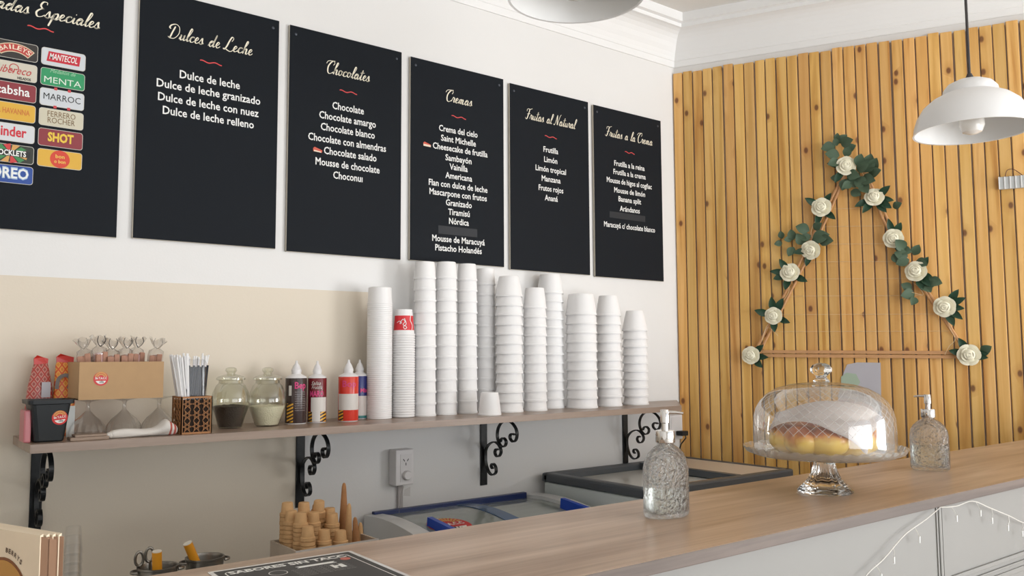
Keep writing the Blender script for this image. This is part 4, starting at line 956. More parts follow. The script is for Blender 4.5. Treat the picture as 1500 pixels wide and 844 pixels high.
# ================================================================ FREEZERS
# dark-rimmed chest freezer
gx0, gx1, gy0, gy1, gz = 2.275, 3.165, 2.125, 2.722, .93
t = thing('chest_freezer', 'white chest freezer with thick dark grey rim, in the corner', 'freezer', ((gx0+gx1)/2, (gy0+gy1)/2, 0))
L_ = (gx1-gx0)/2; D_ = (gy1-gy0)/2
MB().box(-L_+.006, L_-.006, -D_+.006, D_-.006, .03, gz-.035, .012).build('cabinet', M_freezer, t)
MB().box(-L_+.05, L_-.05, -D_+.05, D_-.05, 0, .03).build('plinth', M_darkgrey, t)
m_ = MB().box(-L_, L_, -D_, -D_+.040, gz-.037, gz, .009).box(-L_, L_, D_-.04, D_, gz-.037, gz, .009).box(-L_, -L_+.05, -D_+.01, D_-.01, gz-.037, gz, .009).box(L_-.035, L_, -D_+.01, D_-.01, gz-.037, gz, .009)
m_.build('rim', M_darkgrey, t)
mid = .13
MB().box(-L_+.045, mid-.01, -D_+.035, D_-.035, gz-.034, gz-.0305).build('lower_lid', M_lid, t)
m_ = MB().box(mid-.03, mid, -D_+.03, D_-.03, gz-.028, gz+.001, .003); m_.build('lid_frame', M_darkgrey, t)
MB().box(mid, L_-.03, -D_+.030, D_-.03, gz-.012, gz-.004).build('upper_lid', M_lidb, t)
MB().box(-L_+.055, L_*.02, -D_+.028, -D_+.032, gz-.001, gz+.0006).build('bright_strip', M_chrome, t)
# blue and white chest freezer with a curved glass top
fx0, fx1, fy0, fy1 = 1.46, 2.245, 2.09, 2.725
t = thing('chest_freezer', 'low white ice cream freezer with curved glass lids and blue handles', 'freezer', ((fx0+fx1)/2, (fy0+fy1)/2, 0))
L_ = (fx1-fx0)/2; D_ = (fy1-fy0)/2
def arcz(y):                                 # lid height falls towards the front
    q = (D_-y)/(2*D_); return .852+.010*math.sin(min(1, q*2.2)*PI*.5)-.115*max(0, q-.15)**1.6
MB().box(-L_+.01, L_-.01, -D_+.01, D_-.006, .02, .70, .01).build('cabinet', M_freezer2, t)
def capprof(n_=14): return [(-D_+i*2*D_/n_, arcz(-D_+i*2*D_/n_)) for i in range(n_+1)]
for s_ in (-1, 1):
    P = [(-D_, .69)]+capprof()+[(D_, .69)]; x0, x1 = (-L_, -L_+.062) if s_ < 0 else (L_-.062, L_)
    MB().prism(P, lambda u, v, q: (q, u, v), x0, x1).build('end_cap', M_freezer2, t)
def lid(x0, x1, dz, m_, nm):
    V = []; F = []; Y = [(-D_+.02+i*(2*D_-.04)/12) for i in range(13)]
    for y in Y: z = arcz(y)+dz; V += [(x0, y, z), (x1, y, z), (x0, y, z-.004), (x1, y, z-.004)]
    for i in range(12):
        a = 4*i; b = a+4; F += [(a, a+1, b+1, b), (a+2, b+2, b+3, a+3), (a, b, b+2, a+2), (a+1, a+3, b+3, b+1)]
    return MB().add(V, F).build(nm, m_, t, smooth=False)
lid(-L_+.055, .015, -.006, M_lidg, 'glass_lid'); lid(-.015, L_-.055, -.014, M_lidg, 'glass_lid'); lid(-.010, .050, -.003, M_bluestrip, 'middle_strip')
MB().box(-L_+.03, L_-.062, D_-.022, D_, .835, .862, .003).build('back_rail', M_navy, t)
for hx_ in (-L_+.105, L_-.085):
    y = -D_+.30; z = arcz(y-.0)
    MB().prism([(y+.075, z-.004), (y+.07, z+.034), (y-.09, arcz(y-.08)+.030), (y-.10, arcz(y-.1)-.004)], lambda u, v, q: (q, u, v), hx_-.009, hx_+.009).build('handle', M_blue, t)
pc = onZ(677, 770, .85); lx, ly = pc.x-t.location.x, pc.y-t.location.y+.075
sincacc('round_seal', lambda u, v, q=0.0: (lx+u, ly+v, arcz(ly+v)-.0052+q), .078, t)

# ================================================================ CONES, POTS, CLEAR CUPS
t = thing('cone_tray', 'deep pale wooden tray holding wafer cups and cones', 'tray', (1.098, 2.286, .72)); hx_, hy_ = .125, .089
M_tray = mat('tray_wood', (.52, .43, .34), .6, var=(20, .1))
M_tray2 = mat('tray_white', (.60, .56, .52), .5)
m_ = MB().box(-hx_, hx_, -hy_, -hy_+.006, 0, .168).box(-hx_, hx_, hy_-.006, hy_, 0, .168).box(-hx_, -hx_+.006, -hy_+.006, hy_-.006, 0, .168).box(hx_-.006, hx_, -hy_+.006, hy_-.006, 0, .168).box(-hx_, hx_, -hy_, hy_, 0, .004)
m_.build('tray_box', M_tray, t); MB().box(-hx_-.001, hx_+.001, -hy_-.0015, -hy_, .140, .1695).build('front_rim', M_tray2, t)
wc = MB().lathe([(0, .038), (.0140, .038), (.0152, .0368), (.0176, .013), (.0182, .010), (.0212, .0085), (.0214, .0), (.0192, 0)], 20).build('wafer_cup', M_cone, smooth=True)
stks = [(421, 736, 2.345, 0, 'far left back'), (445, 736, 2.345, 0, 'left back, beside the iron bracket'), (466, 733, 2.345, .2, 'back, tilted one'), (427, 748, 2.303, 0, 'left, second row'), (441, 751, 2.266, 0, 'left middle'), (459, 750, 2.303, 0, 'centre middle'), (487, 752, 2.298, 0, 'right middle'), (451, 771, 2.228, 0, 'front left'), (475, 776, 2.232, 0, 'front centre'), (499, 777, 2.236, 0, 'front right'), (483, 744, 2.343, 0, 'back, behind the right middle')]
first = True
for px, py, y, tilt, lab in stks:
    p = onY(px, py, y); ztop = p.z; zb_ = .7245; n_ = int((ztop-.038-zb_)//.0115)+1; pit = (ztop-.038-zb_)/max(1, n_-1)
    for k in range(n_):
        o = wc if first else wc.copy()
        if not first: COL.objects.link(o)
        first = False
        o.location = (p.x+random.uniform(-.0006, .0006), y, zb_+k*pit); o.rotation_euler = (0, tilt if k == n_-1 else 0, random.uniform(0, 6))
        tag(o, ('top wafer cup of the '+lab+' stack in the tray') if k == n_-1 else 'wafer cup nested under the top one, '+lab+' stack', 'wafer cup', 'wafer cups in the tray, '+lab+' stack')
for px, py, y, L0, tilt, lab in ((504, 707, 2.345, .10, 0, 'tallest brown sugar cone pointing up at the tray back'), (511.5, 737, 2.300, .11, .02, 'second sugar cone pointing up, right of the tallest'), (520, 757, 2.262, .09, -.06, 'dark sugar cone leaning at the right of the tray'), (528, 765, 2.30, .075, .0, 'short pale sugar cone at the tray right edge')):
    p = onY(px, py, y); hgt = p.z-.7245; r0 = .0155
    pr = [(0, hgt), (.004, hgt-.003), (.0065, hgt-.012), (r0*.8, hgt-L0), (r0, hgt-L0-.03), (r0+.001, 0), (r0-.002, 0)]
    o = MB().lathe(pr, 18).build('sugar_cone', M_conedark if 'dark' in lab or 'brown' in lab else M_cone, smooth=True); tag(o, lab, 'ice cream cone', 'sugar cones in the tray', (p.x-math.sin(tilt)*hgt, y, .7245)); o.rotation_euler = (0, tilt, 0)
# little iron pots with orange-handled spreaders
def pot(px, py, wpx, y, lab):
    p = onY(px, py, y); dep = Vector((p.x, y, 0)).dot(Vector((_F.x, _F.y, 0)).normalized()); r_ = wpx/2*dep/FOC; h = p.z-.72
    t = thing('iron_pot', lab, 'pot', (p.x, y, .7203), -.15, 'small iron pots')
    MB().lathe([(0, 0), (r_*.70, 0), (r_*.86, .01), (r_*.92, h*.6), (r_*.96, h-.006), (r_, h-.004), (r_, h), (r_*.93, h), (r_*.88, h-.008), (r_*.82, .012), (0, .010)], 32).build('pot_body', M_pot, t, smooth=True)
    for s_ in (-1, 1):
        P = [(s_*(r_*.96+.013*math.sin(a)), -.014*math.cos(a), h-.010) for a in np.linspace(0, PI, 9)]
        MB().tube(P, .004, 8).build('side_handle', M_pot, t, smooth=True)
    return t, r_, h
t, r_, h = pot(231, 829, 56, 2.22, 'left small iron pot holding scissors and an orange-handled spreader'); p1 = t.location.copy(); h1 = h
t2, r2, hh2 = pot(300, 815.5, 54, 2.25, 'right small iron pot holding only an orange-handled spreader'); p2 = t2.location.copy()
def spreader(lab, tip, base, r_=.0115):
    t = thing('orange_spreader', lab, 'spreader', base, 0, 'orange-handled spreaders'); v = Vector(tip)-Vector(base); n1 = v.normalized()
    MB().tube([(0, 0, 0), tuple(v*.6)], .004, 8).build('steel_shaft', M_chrome, t, smooth=True); MB().tube([tuple(v*.55), tuple(v)], r_, 16).build('handle', M_orange, t, smooth=True)
    MB().tube([tuple(v), tuple(v+n1*.002)], r_*.96, 16).build('handle_end', M_cork, t, smooth=True)
q = onY(229, 808, 2.20); spreader('orange-handled spreader standing upright in the left pot', (q.x, 2.195, q.z), (p1.x+.004, p1.y-.004, .7315))
q = onY(276, 797, 2.235); spreader('orange-handled spreader leaning left in the right pot', (q.x, 2.24, q.z), (p2.x+.024, p2.y, .775))
t = thing('scissors', 'dark metal scissors standing handles-up in the left iron pot', 'scissors', (p1.x-.018, p1.y+.012, .7315))
for k, (px, py) in enumerate(((204, 819), (219, 813))):
    q = onY(px, py, 2.235)-t.location; P = [(q.x+.012*math.cos(a)*.8, q.y, q.z+.017*math.sin(a)) for a in np.linspace(0, 2*PI, 15)]
    MB().tube(P, .0036, 8).build('finger_loop', M_pot, t, smooth=True); MB().tube([(q.x+.002, q.y, q.z-.015), ((k-.5)*.006, 0, 0)], .0035, 8).build('blade', M_pot, t, smooth=True)
# clear plastic cup stack
p = onY(108, 771, 2.45); ztop = p.z; n_ = 9; pit = (ztop-.7205-.07)/(n_-1)
c0 = MB().lathe([(0, .07), (.016, .07), (.0175, .068), (.0235, .004), (.0245, .003), (.0245, 0)], 24).build('clear_cup', T_clear, smooth=True)
for k in range(n_):
    o = c0 if k == 0 else c0.copy()
    if k: COL.objects.link(o)
    o.location = (p.x, 2.45, .7205+k*pit); tag(o, 'topmost clear plastic cup of the faint stack by the kraft bags' if k == n_-1 else 'clear plastic cup nested in the faint stack beside the kraft bags', 'cup', 'nested clear plastic cups')

# ================================================================ KRAFT BAGS, LEAFLET
A0 = onY(59, 787, 1.10); dirv = Vector((math.cos(R(110)), math.sin(R(110)), 0)); nrm = Vector((dirv.y, -dirv.x, 0))
if nrm.dot(Vector(CAM)-A0) < 0: nrm = -nrm
A1 = onY(85, 792, 1.115)
zt_ = A0.z; 
for k in range(4):
    t = thing('paper_bag', ['front cream kraft paper bag with round orange print', 'second kraft paper bag, right behind the printed front one', 'third kraft paper bag of the upright bundle', 'rearmost kraft paper bag of the upright bundle'][k], 'paper bag', (A0.x, A0.y, 1.1003), 0, 'bundle of upright kraft paper bags')
    off = -nrm*(.0058*k); e = Vector((dirv.y, -dirv.x, 0))
    ex = dirv*(-.0022*k)
    def pt(u, d, z): v = dirv*u+off+nrm*d+ex+Vector((0, -.02, 0))*(u/.19); return (v.x, v.y, z)
    H_ = zt_-1.1003+.0005*(3-k); L0 = .17
    MB().add([pt(0, 0, 0), pt(L0, 0, 0), pt(L0, 0, H_), pt(0.0, 0, H_), pt(0, -.0035, 0), pt(L0, -.0035, 0), pt(L0, -.0035, H_+.0015), pt(0, -.0035, H_+.0015)], [(0, 1, 2, 3), (7, 6, 5, 4), (3, 2, 6, 7), (0, 4, 5, 1), (1, 5, 6, 2), (0, 3, 7, 4)]).build('bag_sheet', M_kraftpaper, t)
    V = []; F = []
    for j, (u, d) in enumerate(((.0005, .0), (-.0065, -.004), (-.0075, -.009), (-.009, -.005), (-.0145, -.010)) if k == 0 else ((.0005, .0), (-.004, -.003))):
        V += [pt(u, d-.0008, 0), pt(u, d-.0008, H_-.0015-.0008*j)]
        if j: F.append((2*j-2, 2*j, 2*j+1, 2*j-1))
    g = mesh_obj('gusset', V, F, M_kraftdark, t); sm = g.modifiers.new('thick', 'SOLIDIFY'); sm.thickness = .0006
    if k == 0:
        cz = onY(0, 868, 1.16); cu = .075; czl = .052
        f = lambda u, v, q=0.0: pt(cu-u, .0004+q, max(.001, czl+v))
        circ = [(.0565*math.cos(2*PI*i/40), .0565*math.sin(2*PI*i/40)) for i in range(40)]
        czl = H_-.091
        MB().prism([(u*1.06, v*1.06) for u, v in circ], f, 0, .0002).build('print_ring', mat('ring_brown', (.22, .08, .03), .6), t)
        MB().prism(circ, f, .0003, .0005).build('print_disc', mat('disc_orange', (.52, .27, .07), .6), t)
        for i, chh in enumerate('BERRYS'):
            a = R(86-5.6*i); rr_ = .068
            def ff(u, v, a=a): cu_, sv = math.cos(a-PI/2), math.sin(a-PI/2); return f(rr_*math.cos(a)+u*cu_-v*sv, rr_*math.sin(a)+u*sv+v*cu_, .0003)
            lettering('bag_lettering', chh, .0046, .0075, ff, mat('ink_bag', (.10, .06, .04), .6), t, bold=.0004)
# leaflet
TLc = onZ(303, 839.4, 1.1); TRc = onZ(513.3, 807.5, 1.1); BRc = onZ(595.8, 844, 1.1)
ax = (TRc-TLc).normalized(); ay = Vector((-ax.y, ax.x, 0)); lw_ = (TRc-TLc).length; lh_ = .31
t = thing('flavour_leaflet', 'laminated dark grey flavour list lying on the counter', 'leaflet', (*((TLc+TRc)/2-ay*(lh_/2)).xy, 1.1003), math.atan2(ax.y, ax.x))
lf = lambda u, v, q=0.0: (u, v, .0006+q)
MB().prism(rrect(lw_, lh_, .004), lambda u, v, q: (u, v, q), 0, .0006).build('sheet', mat('leaflet_white', (.70, .69, .67), .18), t)
MB().prism(rrect(lw_-.014, lh_-.014, .002), lf, .0001, .0003).build('printed_field', mat('leaflet_grey', (.075, .073, .070), .5, spec=.15), t)
mw = mat('leaflet_ink', (.85, .84, .80), .5)
def outline(w_, h_, cy, wd, nm):
    P = rrect(w_, h_, .010, 5); Q = rrect(w_-2*wd, h_-2*wd, .009, 5); n_ = len(P); V = [lf(u, v+cy, .0004) for u, v in P]+[lf(u, v+cy, .0004) for u, v in Q]
    mesh_obj(nm, V, [(i, (i+1) % n_, (i+1) % n_+n_, i+n_) for i in range(n_)], mw, t)
outline(lw_-.034, lh_-.030, -.004, .0016, 'border_line')
yT = lh_/2
lettering('title_lettering', 'SABORES SIN TACC', lw_*.80, .021, lambda u, v: lf(u, v+yT-.030, .0005), mw, t, bold=.0016)
MB().prism([(.0, yT-.060), (.062, yT-.060), (.057, yT-.056), (.062, yT-.051), (.0, yT-.051), (.005, yT-.056)], lf, .0004, .0006).build('ribbon_print', mw, t)
MB().prism([(.082+.008*math.cos(2*PI*i/20), yT-.047+.008*math.sin(2*PI*i/20)) for i in range(20)], lf, .0004, .0006).build('red_dot', mat('dot_red', (.55, .10, .06), .3), t)
ribbon_on([(-.032+.013*math.cos(R(a)), yT-.068+.013*math.sin(R(a))) for a in range(0, 361, 30)], .0012, lambda u, v, q=0: lf(u, v, .0006), 'stamp_ring', mw, t)
for k in range(6): lettering('small_print', 'chocolate amargo frutilla limon', .085, .0055, lambda u, v, k=k: lf(u+.03, v+yT-.068-.0075*k, .0005), mat('leaflet_ink2', (.28, .27, .26), .3), t)
MB().prism([(.045, yT-.092), (.051, yT-.092), (.051, yT-.083), (.056, yT-.083), (.056, yT-.092), (.064, yT-.092), (.064, yT-.072), (.058, yT-.072), (.058, yT-.078), (.050, yT-.078), (.050, yT-.072), (.045, yT-.072)], lf, .0004, .0006).build('monogram_print', mw, t)

# ================================================================ SOAP DISPENSERS
def dispenser(loc, rz, nrz, lab, lvl, sc=1.0):
    t = thing('soap_dispenser', lab, 'soap dispenser', loc, rz, 'hammered glass soap dispensers'); t.scale = (sc, sc, sc)
    pr = [(0, .0), (.044, .0), (.0495, .003), (.0515, .009), (.0515, .05), (.0512, .098), (.0480, .113), (.0400, .127), (.0290, .137), (.0180, .143), (.0155, .147), (.0155, .153)]
    ins = [(0, .009), (.040, .009), (.0462, .016), (.0465, .05), (.0462, .097), (.0430, .110), (.0350, .123), (.0250, .132), (.0140, .138), (.0115, .146), (.0115, .153)]
    def shp(mb):
        V = []
        for x, y, z in mb.V:
            r_ = math.hypot(x, y); k = .62 if r_ > .03 else .62+.38*(1-max(0, r_-.0155)/.0145) if r_ > .0155 else 1.0
            V.append((x, y*k, z))
        mb.V = V; return mb
    b = MB(); n_ = 56; b.lathe(pr, n_, power=2.0)
    b = shp(b); ii = shp(MB().lathe(ins, n_)); body = MB().add(b.V, b.F)
    def jit(V):
        out = []
        for x, y, z in V:
            r_ = math.hypot(x, y)
            if r_ > .02 and .006 < z < .135: q = 1+.012*math.sin(z*420+math.atan2(y, x)*9)*math.sin(math.atan2(y, x)*23+z*260); out.append((x*q, y*q, z))
            else: out.append((x, y, z))
        return out
    o1 = mesh_obj('bottle', jit(b.V) + ii.V, b.F + [tuple(reversed([i+len(b.V) for i in f])) for f in ii.F], G_ham, t, smooth=True)
    liq = []
    for r_, z in ins:
        if z <= lvl: liq.append((max(0, r_-.0006) if r_ else 0, z+.0006 if r_ == 0 or z < .012 else z))
    rl = liq[-1][0]; liq += [(rl, lvl), (0, lvl)]
    shp(MB().lathe(liq, 40)).build('liquid', M_liquid, t, smooth=True)
    MB().tube([(0, 0, .012), (0, 0, .15)], .0026, 8).build('dip_tube', T_clear, t, smooth=True)
    MB().lathe([(0, .148), (.0192, .148), (.0196, .149), (.0196, .1705), (.0190, .172), (.010, .1722), (0, .1722)], 28).build('collar', M_chrome, t, smooth=True)
    MB().lathe([(0, .171), (.0072, .171), (.0072, .186), (.0092, .188), (.0092, .212), (.0085, .2135), (0, .2137)], 20).build('pump_head', M_chrome, t, smooth=True)
    m_ = MB().tube([(0, 0, .2085), (.022, 0, .2085), (.037, 0, .2065)], [.0042, .0034, .0026], 10); m_.xf(Matrix.Rotation(nrz, 4, 'Z')); m_.build('nozzle', M_chrome, t, smooth=True)
    return t
dispenser((1.257, 1.128, 1.1003), R(-48+36), R(-35), 'near glass soap dispenser with nozzle pointing right', .060, .955)
dispenser((2.300, 1.125, 1.1003), R(-64), R(160), 'far glass soap dispenser beside the cake dome, nozzle pointing left', .072, .94)

# ================================================================ CAKE STAND
KX, KY = 1.752, 1.097
t = thing('cake_stand', 'clear pressed-glass footed cake stand with scalloped rim', 'cake stand', (KX, KY, 1.1003))
def ribs(mb, z0, z1, n_, amp):
    V = []
    for x, y, z in mb.V:
        a = math.atan2(y, x); w_ = max(0, min(1, (z-z0)/(.012)))*max(0, min(1, (z1-z)/(.01))); q = 1+amp*w_*math.cos(n_*a); V.append((x*q, y*q, z))
    mb.V = V; return mb
st = MB().lathe([(0, .006), (.045, .006), (.058, .0), (.0605, .002), (.0605, .006), (.053, .012), (.043, .020), (.035, .030), (.029, .042), (.0245, .055), (.0225, .068), (.024, .078), (0, .079)], 64)
ribs(st, .010, .074, 14, .055).build('foot', G_glass, t, smooth=True)
V = []; F = []; n_ = 240; prp = [(0, .079, 0), (.10, .080, 0), (.150, .083, 0), (.160, .087, .2), (.169, .092, 1), (.175, .101, 1), (.1765, .1025, 1), (.173, .1025, 1), (.169, .095, .6), (.161, .0875, 0), (.10, .0855, 0), (0, .0855, 0)]
idx = []
for r_, z, w_ in prp:
    if r_ == 0: idx.append([len(V)]); V.append((0, 0, z)); continue
    row = []
    for k in range(n_):
        a = 2*PI*k/n_; s_ = .0022*w_*math.cos(40*a); row.append(len(V)); V.append(((r_+s_*.5)*math.cos(a), (r_+s_*.5)*math.sin(a), z-s_*.7))
    idx.append(row)
for a, b in zip(idx[:-1], idx[1:]):
    for k in range(n_):
        k2 = (k+1) % n_
        if len(a) == 1: F.append((a[0], b[k2], b[k]))
        elif len(b) == 1: F.append((a[k], a[k2], b[0]))
        else: F.append((a[k], a[k2], b[k2], b[k]))
MB().add(V, F).build('plate', T_plate, t, smooth=True)
t = thing('glass_dome', 'clear glass cake dome with diamond-cut band and round knob', 'cake dome', (KX, KY, 1.1003+.0895))
dp = [(.158, .0), (.1575, .006), (.153, .010), (.154, .030), (.1535, .055), (.152, .078), (.147, .098), (.137, .115), (.121, .131), (.098, .144), (.070, .152), (.040, .156), (.0, .157)]
n_ = 64; V = []; F = []; UV = []
for j, (r_, z) in enumerate(dp):
    for k in range(n_+1):
        a = 2*PI*k/n_; V.append((max(r_, .0005)*math.cos(a), max(r_, .0005)*math.sin(a), z)); UV.append((k/n_, j/(len(dp)-1)))
for j in range(len(dp)-1):
    for k in range(n_): F.append((j*(n_+1)+k, j*(n_+1)+k+1, (j+1)*(n_+1)+k+1, (j+1)*(n_+1)+k))
mesh_obj('dome', V, F, T_dome, t, smooth=True, uv=UV)
kn = MB().lathe([(0, .1575), (.018, .1575), (.019, .160), (.0135, .165), (.0115, .170), (.016, .175), (.0225, .181), (.0235, .188), (.019, .196), (.010, .2005), (0, .2015)], 32)
kn = ribs(kn, .168, .2, 8, .06); kn.build('knob', G_glass, t, smooth=True)
# braided sweet bread
t = thing('sweet_bread', 'round golden braided sweet bread on the cake stand', 'bread', (KX, KY, 1.1003+.0862))
for k in range(9):
    a = 2*PI*k/9+.3; mb = MB()
    bm = bmesh.new(); bmesh.ops.create_icosphere(bm, subdivisions=3, radius=1)
    for v in bm.verts: 
        v.co = Vector((v.co.x*.052, v.co.y*.040, v.co.z*.034+.034)); v.co *= 1+.05*math.sin(v.co.x*120+k)*math.sin(v.co.z*90); v.co.z = max(v.co.z, .0005)
        v.co = Matrix.Rotation(a+.9, 3, 'Z') @ v.co + Vector((.078*math.cos(a), .078*math.sin(a), 0))
    me = bpy.data.meshes.new('bread_lobe'); bm.to_mesh(me); bm.free(); me.materials.append(MATS['bread']); me.polygons.foreach_set('use_smooth', [True]*len(me.polygons))
    o = bpy.data.objects.new('bread_lobe', me); COL.objects.link(o); o.parent = t
# napkin draped over the bread
cr = Vector((math.sin(math.atan2(KY, KX)), -math.cos(math.atan2(KY, KX)), 0)); cf = Vector((-math.cos(math.atan2(KY, KX)), -math.sin(math.atan2(KY, KX)), 0))   # right, and towards the viewer
cx0 = -.0; nn = 22
Pn = {}
V = []; F = []
Fe = smoothpts([(-.118, .045, .030), (-.085, .065, .050), (-.045, .085, .074), (.020, .118, .044), (.085, .112, .010)], 6)
Be = smoothpts([(-.088, -.030, .090), (-.045, -.030, .106), (.020, -.035, .112), (.080, -.030, .110), (.126, .0, .082)], 6)
nn = 24
for i in range(nn+1):
    for j in range(nn+1):
        v = j/nn; p = Fe[i].lerp(Be[i], v); u = i/nn
        p.z += .020*math.sin(PI*v)*(1-.4*u)+.0025*math.sin(9*u+4*v)
        w3 = cr*p.x+cf*p.y; rb = math.hypot(w3.x, w3.y); V.append((w3.x, w3.y, max(p.z, .079*math.sqrt(max(0, 1-((rb-.078)/.060)**2)))))
for i in range(nn):
    for j in range(nn): a = i*(nn+1)+j; F.append((a, a+1, a+nn+2, a+nn+1))
M_nap = bpy.data.materials.new('napkin_paper'); M_nap.use_nodes = True; nt = M_nap.node_tree; nt.nodes.clear()
ou = N(nt, 'ShaderNodeOutputMaterial'); df = N(nt, 'ShaderNodeBsdfDiffuse'); tl = N(nt, 'ShaderNodeBsdfTranslucent'); df.inputs[0].default_value = (.80, .74, .73, 1); tl.inputs[0].default_value = (.80, .72, .70, 1)
mx = N(nt, 'ShaderNodeMixShader'); mx.inputs[0].default_value = .35; nt.links.new(df.outputs[0], mx.inputs[1]); nt.links.new(tl.outputs[0], mx.inputs[2]); nt.links.new(mx.outputs[0], ou.inputs[0])
o = mesh_obj('paper_napkin', V, F, M_nap, None, smooth=True); tag(o, 'thin white paper napkin draped over the bread under the dome', 'napkin', None, (KX, KY, 1.1003+.0875))
sm = o.modifiers.new('thick', 'SOLIDIFY'); sm.thickness = .0004

# ================================================================ WREATH ON THE SLATS
OFF = .021
def W(px, py, off=OFF): s_, z = onB(px, py, off); return Bp(s_, off, z)
wo = W(1255, 520)
wt = thing('rose_triangle', 'triangular wooden frame wreath with white roses on the pine slats', 'wreath', tuple(wo))
def lw(P): return [tuple(Vector(p)-wo) for p in P]
BL, BR_, AP = W(1103, 519, .026), W(1420, 521, .026), W(1247, 240, .026)
hd = (BR_-BL).normalized()
for dz in (.012, -.006): MB().sweep(lw([BL+Vector((0, 0, dz)), BR_+Vector((0, 0, dz))]), tuple(SN), .010, .014).build('frame_bar', M_stick, wt)
for off_ in (0, .014):
    MB().tube(lw(smoothpts([W(1105+off_*500, 517, .03), W(1150+off_*500, 430, .032), W(1198+off_*600, 330, .03), W(1246, 238, .032)], 5)), [.006]*16, 8).build('frame_stick', M_stick, wt, smooth=True)
    MB().tube(lw(smoothpts([W(1262, 240, .03), W(1300+off_*500, 335, .032), W(1355-off_*300, 420, .03), W(1416, 517, .032)], 5)), [.006]*16, 8).build('frame_stick', M_stick, wt, smooth=True)
for y_, xl, xr in ((306, 1222, 1278), (332, 1208, 1292), (358, 1195, 1305), (384, 1182, 1322), (409, 1168, 1336), (434, 1155, 1352), (461, 1140, 1372), (486, 1127, 1390)):
    MB().tube(lw([W(xl, y_, .024), W(xr, y_-1, .024)]), .0008, 5).build('cross_string', M_raffia, wt)
# curled raffia strands
for P in ([(1226, 256), (1236, 236), (1246, 232), (1256, 240)], [(1246, 226), (1250, 232), (1262, 250), (1270, 278), (1262, 296)], [(1385, 460), (1392, 482), (1399, 497), (1390, 508), (1384, 520)], [(1330, 410), (1345, 420), (1352, 432), (1335, 428)], [(1130, 470), (1122, 480), (1116, 500), (1124, 480), (1140, 492)], [(1150, 410), (1156, 425), (1148, 440)], [(1196, 320), (1188, 340), (1192, 352)]):
    MB().tube(lw(smoothpts([W(x, y, .04+.004*(i % 2)) for i, (x, y) in enumerate(P)], 5)), .0011, 5).build('raffia_strand', M_raffia, wt, smooth=True)
# roses
def rose_mesh(rad):
    V = []; F = []
    def petal(a, r0, h0, wid, open_):
        nu, nv = 6, 5; b = len(V)
        for j in range(nv+1):
            for i in range(nu+1):
                u = (i/nu-.5)*wid; v = j/nv; rr_ = r0*(.35+.65*v**.7)+open_*v*v*.5*rad*(1-(2*i/nu-1)**2*.3); z = h0*math.sin(v*PI*.55)*(1-.18*(2*i/nu-1)**2)
                th = a+u; V.append((rr_*math.cos(th), rr_*math.sin(th), z))
        for j in range(nv):
            for i in range(nu): q = b+j*(nu+1)+i; F.append((q, q+1, q+nu+2, q+nu+1))
    for k in range(6): petal(k*PI/3, rad*.62, rad*.42, 1.35, .65)
    for k in range(5): petal(k*2*PI/5+.5, rad*.50, rad*.66, 1.5, .25)
    for k in range(4): petal(k*PI/2+.2, rad*.34, rad*.82, 1.8, .06)
    for k in range(3): petal(k*2*PI/3, rad*.18, rad*.90, 2.2, 0)
    return V, F
RV, RF = rose_mesh(.047)
_b = len(RV)
_c = MB().lathe([(0, 0), (.020, .004), (.026, .016), (.022, .030), (.012, .037), (0, .039)], 12)
RV += _c.V; RF += [tuple(i+_b for i in f) for f in _c.F]
Mrot = Matrix((( SD.x, 0, SN.x), (SD.y, 0, SN.y), (0, 1, 0)))   # columns: along wall, up, out
def wallmat(ax_rot): 
    A = Matrix(((SD.x, 0, SN.x), (SD.y, 0, SN.y), (0, 1, 0))); return A @ Matrix.Rotation(ax_rot, 3, 'Z')
rose0 = None
roses = [(1239, 244), (1281, 291), (1204, 305), (1309, 350), (1189, 366), (1343, 399), (1158, 401), (1384, 449), (1134, 463), (1101, 521), (1419, 520)]
def leaf_obj(wd, ln, material):
    V = []; F = []; nl = 8
    for j in range(nl+1):
        v = j/nl; w_ = wd*math.sin(PI*min(1, v*1.0))**.8*(1-.25*v); b = .10*ln*math.sin(v*PI*.8)
        V += [(-w_/2, v*ln, b+w_*.22), (0, v*ln, b), (w_/2, v*ln, b+w_*.22)]
    for j in range(nl): a = 3*j; F += [(a, a+1, a+4, a+3), (a+1, a+2, a+5, a+4)]
    o = mesh_obj('leaf', V, F, material, wt, smooth=True); return o
leafs = {}
def leaf(px, py, ang, ln=.052, wd=.026, euc=False, tilt=.25, off=.034):
    key = (euc,)
    if key not in leafs: o = leaf_obj(.5, 1.0, M_euc if euc else M_leaf) if not euc else leaf_obj(.72, 1.0, M_euc); leafs[key] = o
    else: o = leafs[key].copy(); COL.objects.link(o); o.parent = wt
    M3 = wallmat(ang-PI/2) @ Matrix.Rotation(tilt, 3, 'X'); o.rotation_euler = M3.to_euler(); o.location = W(px, py, off)-wo
    o.scale = (wd*2, ln, ln)
